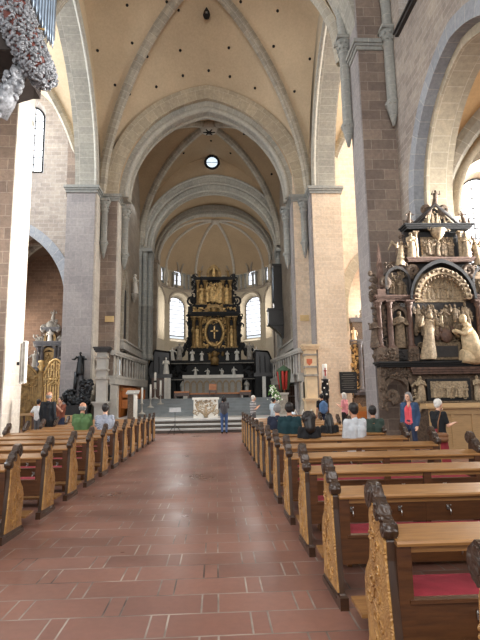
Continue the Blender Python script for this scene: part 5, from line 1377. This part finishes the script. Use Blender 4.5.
# ---- flowers on a pedestal
Y = 25.6; x = AX(275, 400, Y)
fl_ = thing('flower_arrangement', 'large white and green flower arrangement on a pedestal right of the altar', 'flowers', (x, Y, .6))
MB().lathe((x, Y, .6), [(.2, 0), (.2, .08), (.1, .15), (.1, .6), (.2, .7), (.24, .8)], 10).build('pedestal', 'ledge_stone', fl_)
rnd = random.Random(5); mbl, mbp = MB(), MB()
for k in range(120):
    z = rnd.random()**.8; r = .42*(1-z*.75)*rnd.random()**.5; a = rnd.random()*6.3; p = (x+r*math.cos(a)-.12*z, Y+r*math.sin(a), 1.4+z*.75)
    q = (p[0]+rnd.uniform(-.1, .1), p[1]+rnd.uniform(-.1, .1), p[2]+rnd.uniform(-.02, .14))
    if k % 5 < 3: mbl.tube([p, ((p[0]+q[0])/2, (p[1]+q[1])/2+.01, (p[2]+q[2])/2+.02), q], [.01, .035, .004], 5)
    else: mbp.ball(p, rnd.uniform(.03, .055), 6)
tag(mbl.build('leaves', 'leaf_green', fl_), kind='stuff'); tag(mbp.build('blossoms', 'petal_white', fl_), kind='stuff')
Y = 26.0; x = AX(284, 400, Y); pd = thing('pedestal', 'grey square stone pedestal beneath the red canopy', 'pedestal', (x, Y, .6))
MB().box(x-.2, x+.2, Y, Y+.4, .72, 1.72).build('shaft', 'grey_statue_stone', pd); MB().box(x-.26, x+.26, Y-.06, Y+.46, .6, .72).build('plinth', 'ledge_stone', pd); MB().box(x-.26, x+.26, Y-.06, Y+.46, 1.72, 1.82).build('cap', 'ledge_stone', pd)
# ---- orange wooden stand by the right pier
Y = 21.0; x = AX(361, 415, Y)
os_ = thing('wooden_stand', 'orange brown wooden stand with carved top right of the crossing pier', 'stand', (x, Y, 0))
MB().box(x-.3, x+.3, Y, Y+.35, .55, .95).build('box', 'orange_wood', os_); MB().slab_xz([(x-.34, .95), (x+.34, .95), (x+.28, 1.15), (x+.1, 1.12), (x, 1.3), (x-.1, 1.12), (x-.28, 1.15)], Y+.1, Y+.2).build('carved_top', 'carved_oak', os_)
for sx in (-1, 1): MB().box(x+sx*.26-.04, x+sx*.26+.04, Y, Y+.35, 0, .55).build('leg', 'orange_wood', os_)
# ---- white tent cards on a small table
Y = 23.0; xa, xb = AX(291, 412, Y), AX(318, 412, Y)
tb = thing('offering_table', 'low brown table with standing cards right of the aisle by the steps', 'table', ((xa+xb)/2, Y, 0))
MB().box(xa, xb, Y, Y+.5, .72, .77).build('table_top', 'ledge_oak', tb)
for x in (xa+.03, xb-.08):
    for y in (Y+.03, Y+.42): MB().box(x, x+.05, y, y+.05, 0, .72).build('leg', 'ledge_oak', tb)
for k, lab in enumerate(('white folded card on the low brown table, leftmost', 'white folded card on the low brown table, middle one', 'white folded card on the low brown table, rightmost')):
    x = xa+(xb-xa)*(.2+.3*k); o = MB().slab_xz([(x-.1, .77), (x-.085, .77), (x, .98), (x+.085, .77), (x+.1, .77), (x, 1.02)], Y+.2, Y+.35).build('folded_card', 'candle_wax'); tag(o, lab, 'card', 'cards on the low table')

# ================================================================== LEFT SIDE: chapel altar, gilded gates, black monument
Y = 31.2; cx = AX(49, 370, Y); z_ = lambda py: AZ(49, py, Y)
ca = thing('chapel_altar', 'grey and gold baroque altar in the left chapel behind the archway', 'altar', (cx, Y, 0))
W = lambda d: d*Y/500
MB().box(cx-W(17), cx+W(17), Y, Y+.7, 0, z_(372)).box(cx-W(10), cx+W(10), Y+.1, Y+.6, z_(372), z_(328)).build('core', 'brown_sandstone', ca)
for q in ((17, -.1, .7, 372, .3, .2), (12, -.1, .6, 346, .28, .2), (7, 0, .6, 331, .22, .15)): cornice(MB(), cx-W(q[0]), cx+W(q[0]), Y+q[1], Y+q[2], z_(q[3]), q[4], q[5]).build('cornice', 'grey_marble', ca)
mb = MB(); ring(mb, cx, z_(338), .22, .25, .36, .42, Y-.1, Y+.2, n=8, leg=.6); mb.build('niche', 'old_gold', ca)
statue(MB(), cx, Y-.05, z_(345), 1.0, seed=401).build('white_statue', 'white_marble', ca)
mb = MB(); ring(mb, cx, z_(357), .38, .42, .52, .58, Y-.2, Y+.1, n=8, leg=.9); mb.box(cx-.4, cx+.4, Y-.1, Y, z_(370), z_(352)); relief(mb, cx-.3, cx+.3, z_(369), z_(355), Y-.1, 30, 402, .07); mb.build('gilt_relief', 'old_gold', ca)
for s in (-1, 1):
    for u in (6.5, 10): column(MB(), cx+s*W(u), Y-.15, z_(371), z_(347), .12).build('column', 'grey_marble', ca)
    statue(MB(), cx+s*W(13.5), Y-.1, z_(371), 1.25, seed=404+s, arms='mix').build('side_statue', 'grey_statue_stone', ca)
    mb = MB(); volute(mb, cx+s*W(9), Y, z_(341), .3, .2, s); volute(mb, cx+s*W(6), Y, z_(328), .22, .2, s); relief(mb, cx+s*W(9)-.3, cx+s*W(9)+.3, z_(346), z_(336), Y-.05, 16, 406+s, .09); mb.build('scroll', 'grey_statue_stone', ca)
mb = MB().ball((cx, Y, z_(325)), .3, 10, 1, .6, .9); relief(mb, cx-W(6), cx+W(6), z_(329), z_(321), Y-.05, 26, 408, .1); statue(mb, cx+.1, Y, z_(322), .75, seed=409, arms='up', lean=.1); mb.build('crown_group', 'grey_statue_stone', ca)
# gilded gates
Yg = 29.2; xa, xb = AX(21, 400, Yg), AX(66, 400, Yg); gz = lambda py: AZ(45, py, Yg)
gg = thing('gilded_gate', 'gilded openwork gate with curved top in the left archway', 'gate', ((xa+xb)/2, Yg, 0))
xm = xa+(xb-xa)*.42
for i, (p, q) in enumerate(((xa, xm-.12), (xm+.12, xb))):
    n = 9; P = []
    w = q-p
    for k in range(13): t = k/12; P.append((p+w*t, gz(378)+(1.05 if i else .8)*math.sin(PI*(t if i else t*.5+.5))**.8 if True else 0))
    MB().slab_xz([(p, 0), (q, 0)]+P[::-1], Yg+.04, Yg+.08).build('leaf_backing', 'brown_leather', gg)
    mb = MB()
    for k in range(n+1):
        t = k/n; x = p+w*t; zt = P[min(12, int(round(t*12)))][1]; mb.box(x-.045, x+.045, Yg-.03, Yg+.04, 0, zt)
    for z in (.1, 1.1, gz(380)): mb.box(p, q, Yg-.04, Yg+.04, z, z+.09)
    mb.tube([(x, Yg, z) for x, z in P], .08, 6); relief(mb, p+.1, q-.1, gz(385), gz(375), Yg-.03, 34, 410+i, .08); relief(mb, p+.1, q-.1, .4, 2.0, Yg-.03, 50, 412+i, .06)
    volute(mb, p+w*.3, Yg, P[4][1]-.3, .25, .1, 1, 1.4, .05); volute(mb, p+w*.7, Yg, P[8][1]-.3, .25, .1, -1, 1.4, .05)
    mb.build('gate_leaf', 'gold' if i else 'old_gold', gg)
mb = MB().box(xm-.12, xm+.12, Yg-.1, Yg+.1, 0, gz(372)); mb.build('gate_post', 'old_gold', gg)
mb = MB().lathe((xm, Yg, gz(372)), [(.18, 0), (.1, .1), (.22, .3), (.12, .45), (.2, .6), (.02, .7)], 10); mb.build('urn', 'gold', gg)
# table and low chairs in front of it
Yt = 24.0; xa, xb = AX(18, 410, Yt), AX(34, 410, Yt)
tt = thing('candle_table', 'pale wooden table before the gilded gate at the left', 'table', ((xa+xb)/2, Yt, 0))
MB().box(xa, xb, Yt, Yt+.7, .93, 1.02).build('table_top', 'light_oak', tt)
for x in (xa+.03, xb-.1):
    for y in (Yt+.03, Yt+.6): MB().box(x, x+.07, y, y+.07, 0, .93).build('leg', 'board_oak', tt)
for px, lab in ((65.5, 'pale wooden chair just behind the person in brown, left of the black monument'), (75, 'pale wooden chair in front of the black monument')):
    Yc = 22.0; x = AX(px, 415, Yc); c = thing('wooden_chair', lab, 'chair', (x, Yc, 0), 'chairs by the black monument')
    MB().box(x-.2, x+.2, Yc, Yc+.4, .43, .47).build('seat', 'light_oak', c); MB().box(x-.2, x+.2, Yc, Yc+.03, .7, .98).build('backrest', 'light_oak', c)
    for sx in (-.17, .17):
        for y, zt in ((Yc+.015, .98), (Yc+.37, .43)): MB().tube([(x+sx, y, 0), (x+sx, y, zt)], .022, 6).build('leg', 'light_oak', c)
# black monument on the left crossing pier
Y = 25.6; bz = lambda py: AZ(80, py, Y); bxp = lambda px: AX(px, 390, Y)
bm_ = thing('pieta_monument', 'black bronze mourning monument on the grey left crossing pier', 'monument', (bxp(79), Y, 0))
MB().slab_xz([(bxp(66), 0), (bxp(91), 0), (bxp(90), bz(411)), (bxp(91), bz(405)), (bxp(65), bz(405)), (bxp(68), bz(411))], Y-.5, Y+.3).build('sarcophagus', 'black_marble', bm_)
MB().slab_xz([(bxp(73.5), bz(405)), (bxp(83), bz(405)), (bxp(81.5), bz(362)), (bxp(75.5), bz(362))], Y+.1, Y+.28).build('slab', 'grey_marble', bm_)
mb = statue(MB(), bxp(79.5), Y-.05, bz(374), 1.1, seed=420, arms='out'); mb.box(bxp(82)-.05, bxp(82)+.05, Y, Y+.1, bz(405), bz(358)); mb.tube([(bxp(76), Y, bz(372)), (bxp(75), Y, bz(385)), (bxp(74), Y, bz(398))], [.12, .09, .05], 6); mb.box(bxp(78), bxp(82), Y, Y+.12, bz(359), bz(356)); mb.build('mourning_figure', 'bronze_black', bm_)
for s, px in ((-1, 70), (1, 86)):
    mb = MB(); relief(mb, bxp(px-4), bxp(px+4), bz(404), bz(392 if s < 0 else 382), Y-.1, 46, 422+s, .13); mb.build('trophy_relief', 'bronze_black', bm_)
mb = MB(); relief(mb, bxp(67), bxp(89), bz(405), bz(398), Y-.3, 46, 425, .12); mb.build('fallen_figures', 'bronze_black', bm_)
# loudspeaker columns on the left near pier
for px, pt, pb_, w, lab in ((22.0, 343, 384, .07, 'narrow white column loudspeaker on the left pier, outer one'), (24.6, 341, 383, .1, 'wider white column loudspeaker on the left pier, inner one')):
    Y = 15.75; x = AX(px, 362, Y); o = MB(); zt, zb = AZ(px, pt, Y), AZ(px, pb_, Y)
    t = thing('column_loudspeaker', lab, 'loudspeaker', (x, Y, zb)); MB().box(x-w/2, x+w/2, Y-.1, Y+.1, zb, zt).build('case', 'speaker_white', t); MB().box(x-w*.32, x+w*.32, Y-.108, Y-.1, zb+.04, zt-.04).build('grille', 'grey_statue_stone', t); MB().box(x-.2, x, Y+.1, Y+.15, (zb+zt)/2-.05, (zb+zt)/2+.05).build('bracket', 'dark_iron', t)
# right chapel altar, half hidden by the pier
Y = 31.2; cx = AX(366, 360, Y); z_ = lambda py: AZ(360, py, Y)
ra = thing('chapel_altar', 'slim grey and gold altar seen beyond the right near pier', 'altar', (cx, Y, 0))
MB().box(cx-.75, cx+.75, Y, Y+.6, 0, z_(322)).box(cx-1.0, cx+1.0, Y-.2, Y+.6, 0, z_(398)).build('core', 'brown_sandstone', ra)
for q in (322, 344, 395): cornice(MB(), cx-.82, cx+.82, Y-.1, Y+.6, z_(q), .25, .18).build('cornice', 'grey_marble', ra)
for s in (-1, 1):
    column(MB(), cx+s*.4, Y-.2, z_(392), z_(340), .14).build('column', 'grey_marble', ra)
    statue(MB(), cx+s*.72, Y-.1, z_(343), 1.0, seed=430+s, arms='mix').build('side_statue', 'pale_alabaster', ra)
    mb = MB(); relief(mb, cx+s*.75-.2, cx+s*.75+.2, z_(395), z_(345), Y-.1, 60, 432+s, .1); mb.build('gilt_carving', 'gold', ra)
mb = statue(MB(), cx-.1, Y, z_(320), .8, seed=435); relief(mb, cx-.6, cx+.6, z_(322), z_(316), Y-.05, 16, 436, .09); mb.build('crown_group', 'grey_statue_stone', ra)

# ================================================================== ORGAN hung on the left nave wall
OY = 11.6
og = thing('organ', 'swallow nest organ with silver foliage hanging high on the left', 'organ', (-5.6, OY, 9))
p = lambda px, py, Y: at(px, py, Y)
# case: tapering body that runs back to the nave wall
cor = p(52, 52, 10.6)
mb = MB(); xw = -7.49
bot = p(46, 92, 11.2); z0 = p(40, 50, 11).z
mb.add([(xw, 9.6, z0), (-5.2, 10.9, z0), (-4.7, 11.4, z0), (-4.6, 12.0, z0), (-5.0, 13.0, z0), (xw, 13.6, z0), (xw, 10.9, 9.0), (-5.4, 11.3, 9.7), (-5.0, 11.6, 9.75), (-5.0, 12.0, 9.75), (-5.4, 12.6, 9.7), (xw, 13, 9.0)],
       [(0, 1, 7, 6), (1, 2, 8, 7), (2, 3, 9, 8), (3, 4, 10, 9), (4, 5, 11, 10), (0, 5, 4, 3, 2, 1), (6, 7, 8, 9, 10, 11)])
mb.box(xw, -4.8, 11.0, 13.0, z0, 17); mb.build('case', 'organ_dark', og)
rnd = random.Random(11)
path = [p(6, -14, 10.6), p(14, 10, 10.7), p(20, 28, 10.9), p(27, 44, 11.1), p(35, 60, 11.3), p(41, 72, 11.5), p(45, 80, 11.7)]
RAD = [.4, .42, .42, .4, .36, .34, .28]
mbs, mbr = MB(), MB()
for k in range(1900):
    t = rnd.random()*(len(path)-1); i = min(len(path)-2, int(t)); f = t-i
    c = path[i].lerp(path[i+1], f); r = RAD[i]*(1-f)+RAD[i+1]*f
    d = Vector((rnd.gauss(0, 1), rnd.gauss(-.5, 1), rnd.gauss(0, 1))).normalized()
    q = c+d*r*.97; s = rnd.uniform(.045, .085)
    e = d.cross(Vector((rnd.uniform(-1, 1), rnd.uniform(-1, 1), rnd.uniform(-1, 1)))).normalized()
    mbs.tube([q-d*.05, q+e*s*.7+d*.03, q+e*s*1.3+d*.0, q+e*s*1.6-d*.06], [s*.5, s*.5, s*.36, s*.1], 5)
    if k % 4 == 0: mbs.ball(q+d*.02, s*.6, 6)
mbr.tube(path, [x*.93 for x in RAD], 12)
mbr.build('red_ground', 'organ_red', og); tag(mbs.build('silver_foliage', 'organ_silver', og), kind='stuff')
for i, (px, zb) in enumerate(((33, 11.35), (36.5, 11.2), (40, 11.0), (43, 10.8), (46, 10.62), (49, 10.5), (51.5, 10.42), (53.8, 10.35), (28, 11.5), (23, 11.8))):
    Y = 11.5-.0*i; x = AX(px, 15, Y)
    MB().lathe((x, Y, zb), [(.012, -.05), (.055, .25), (.055, .3), (.048, .34), (.055, .4), (.055, 6)], 10).build('pipe', 'pipe_metal', og)
mb = MB().tube([(-4.85, 11.42, 10.9), (-4.5, 11.42, 10.78), (-4.2, 11.42, 10.75)], .03, 6).tube([(-4.9, 11.42, 11.9), (-4.5, 11.42, 11.82), (-4.2, 11.42, 11.75)], .03, 6); mb.build('pipe_band', 'old_gold', og)
mb = MB(); br = [p(-4, 112, 11.6), p(5, 100, 11.5), p(12, 88, 11.4), p(20, 74, 11.4), p(22, 66, 11.4)]
mb.tube(br, [.3, .26, .2, .16, .1], 8); q0, q1 = br[0], br[-1]
for k in range(70):
    t = rnd.random(); i = min(3, int(t*4)); c = Vector(br[i]).lerp(Vector(br[i+1]), t*4-i); a = rnd.random()*6.3; r = .26-.1*t; mb.ball(c+Vector((math.cos(a)*r, -abs(math.sin(a))*r, math.sin(a)*r)), rnd.uniform(.05, .09), 6)
mb.build('carved_bracket', 'organ_silver', og)
# ---- black drop below the nave vault
pv = onvault(206.5, 8, B_NAVE) or Vector((-.5, 22, 21.5))
hb = thing('hanging_drop', 'black teardrop boss with a star hanging from the nave vault', 'boss', tuple(pv))
MB().lathe((pv.x, pv.y, pv.z-.32), [(.01, -.36), (.16, -.26), (.2, -.1), (.16, .08), (.07, .24), (.02, .38)], 14).build('drop', 'hole_black', hb)
mb = MB()
for k in range(6): a = k*PI/3; mb.tube([(pv.x, pv.y-.2, pv.z-.42), (pv.x+.09*math.cos(a), pv.y-.17, pv.z-.42+.09*math.sin(a))], [.02, .008], 5)
mb.build('star', 'steel', hb)
# ================================================================== LIGHT
w = bpy.data.worlds.new('world'); S.world = w; w.use_nodes = True
bg = w.node_tree.nodes['Background']; bg.inputs[0].default_value = (.86, .93, 1.0, 1); bg.inputs[1].default_value = .9
def area(name, loc, rot, sx, sy, power, col):
    l = bpy.data.lights.new(name, 'AREA'); l.shape = 'RECTANGLE'; l.size = sx; l.size_y = sy; l.energy = power; l.color = col
    o = bpy.data.objects.new(name, l); COL.objects.link(o); o.location = loc; o.rotation_euler = rot; return o
R_ = math.radians
DAY = (1.0, .97, .93); COOL = (.88, .94, 1.0)
# added aisle fills for assumed daylight, no outer windows modelled, plus added chapel and west fills
area('south_fill_light', (17.3, 22.5, 15), (0, R_(78), 0), 9, 7, 6000, DAY)  # added fill for assumed south daylight, the outer wall is solid
lw = area('south_pier_fill_light', (17.3, 13.2, 6.5), (0, R_(91), R_(-8)), 3.5, 5, 1150, DAY); lw.data.spread = R_(36)  # added narrow beam aimed at the left near pier, no window there
area('south_aisle_fill', (17.2, 12, 8), (0, R_(80), 0), 4, 5, 750, DAY)  # added unseen fill that brightens the low right aisle
area('left_chapel_fill', (-13.2, 30.2, 6), (0, R_(-80), 0), 2, 3, 220, DAY)  # added lamp to bring out the left chapel altar
area('right_chapel_fill', (12.6, 30.4, 6), (0, R_(80), 0), 2, 3, 700, DAY)  # added fill that brightens the right chapel altar
area('north_fill_light', (-16.3, 22.5, 15), (0, R_(-78), 0), 9, 7, 4000, COOL)  # added cool fill for assumed north daylight, outer wall without openings
area('north_low_fill_light', (-16.3, 9.5, 8), (0, R_(-82), 0), 6, 7, 1600, COOL)  # added lower cool fill on the left, its source only assumed
area('west_fill_light', (-.6, -4.5, 11), (R_(82), 0, 0), 10, 12, 1600, DAY)  # added unseen fill behind the camera, no window modelled
# added choir fills, no windows in those walls; daylight of the apse windows
area('choir_fill_south', (4.7, 32.5, 15.2), (0, R_(60), 0), 1.6, 4, 200, DAY)  # added fill in front of a windowless choir wall
area('choir_fill_north', (-5.4, 32.5, 15.2), (0, R_(-60), 0), 1.6, 4, 160, COOL)  # added cool fill opposite, that wall has no window either
for d in (-42, 42, -80, 80):
    p0 = cyl(ang(d), 8.7, .45)
    area('apse_window_light', p0, (R_(90), 0, R_(180-d)+0), 1.3, 3.2, 90, DAY)
S.view_settings.view_transform = 'Standard'; S.view_settings.look = 'None'; S.view_settings.gamma = 1.0
S.view_settings.use_curve_mapping = False; S.view_settings.exposure = 0.28
S.cycles.max_bounces = 8; S.cycles.diffuse_bounces = 5; S.cycles.use_denoising = True; S.cycles.sample_clamp_indirect = 6
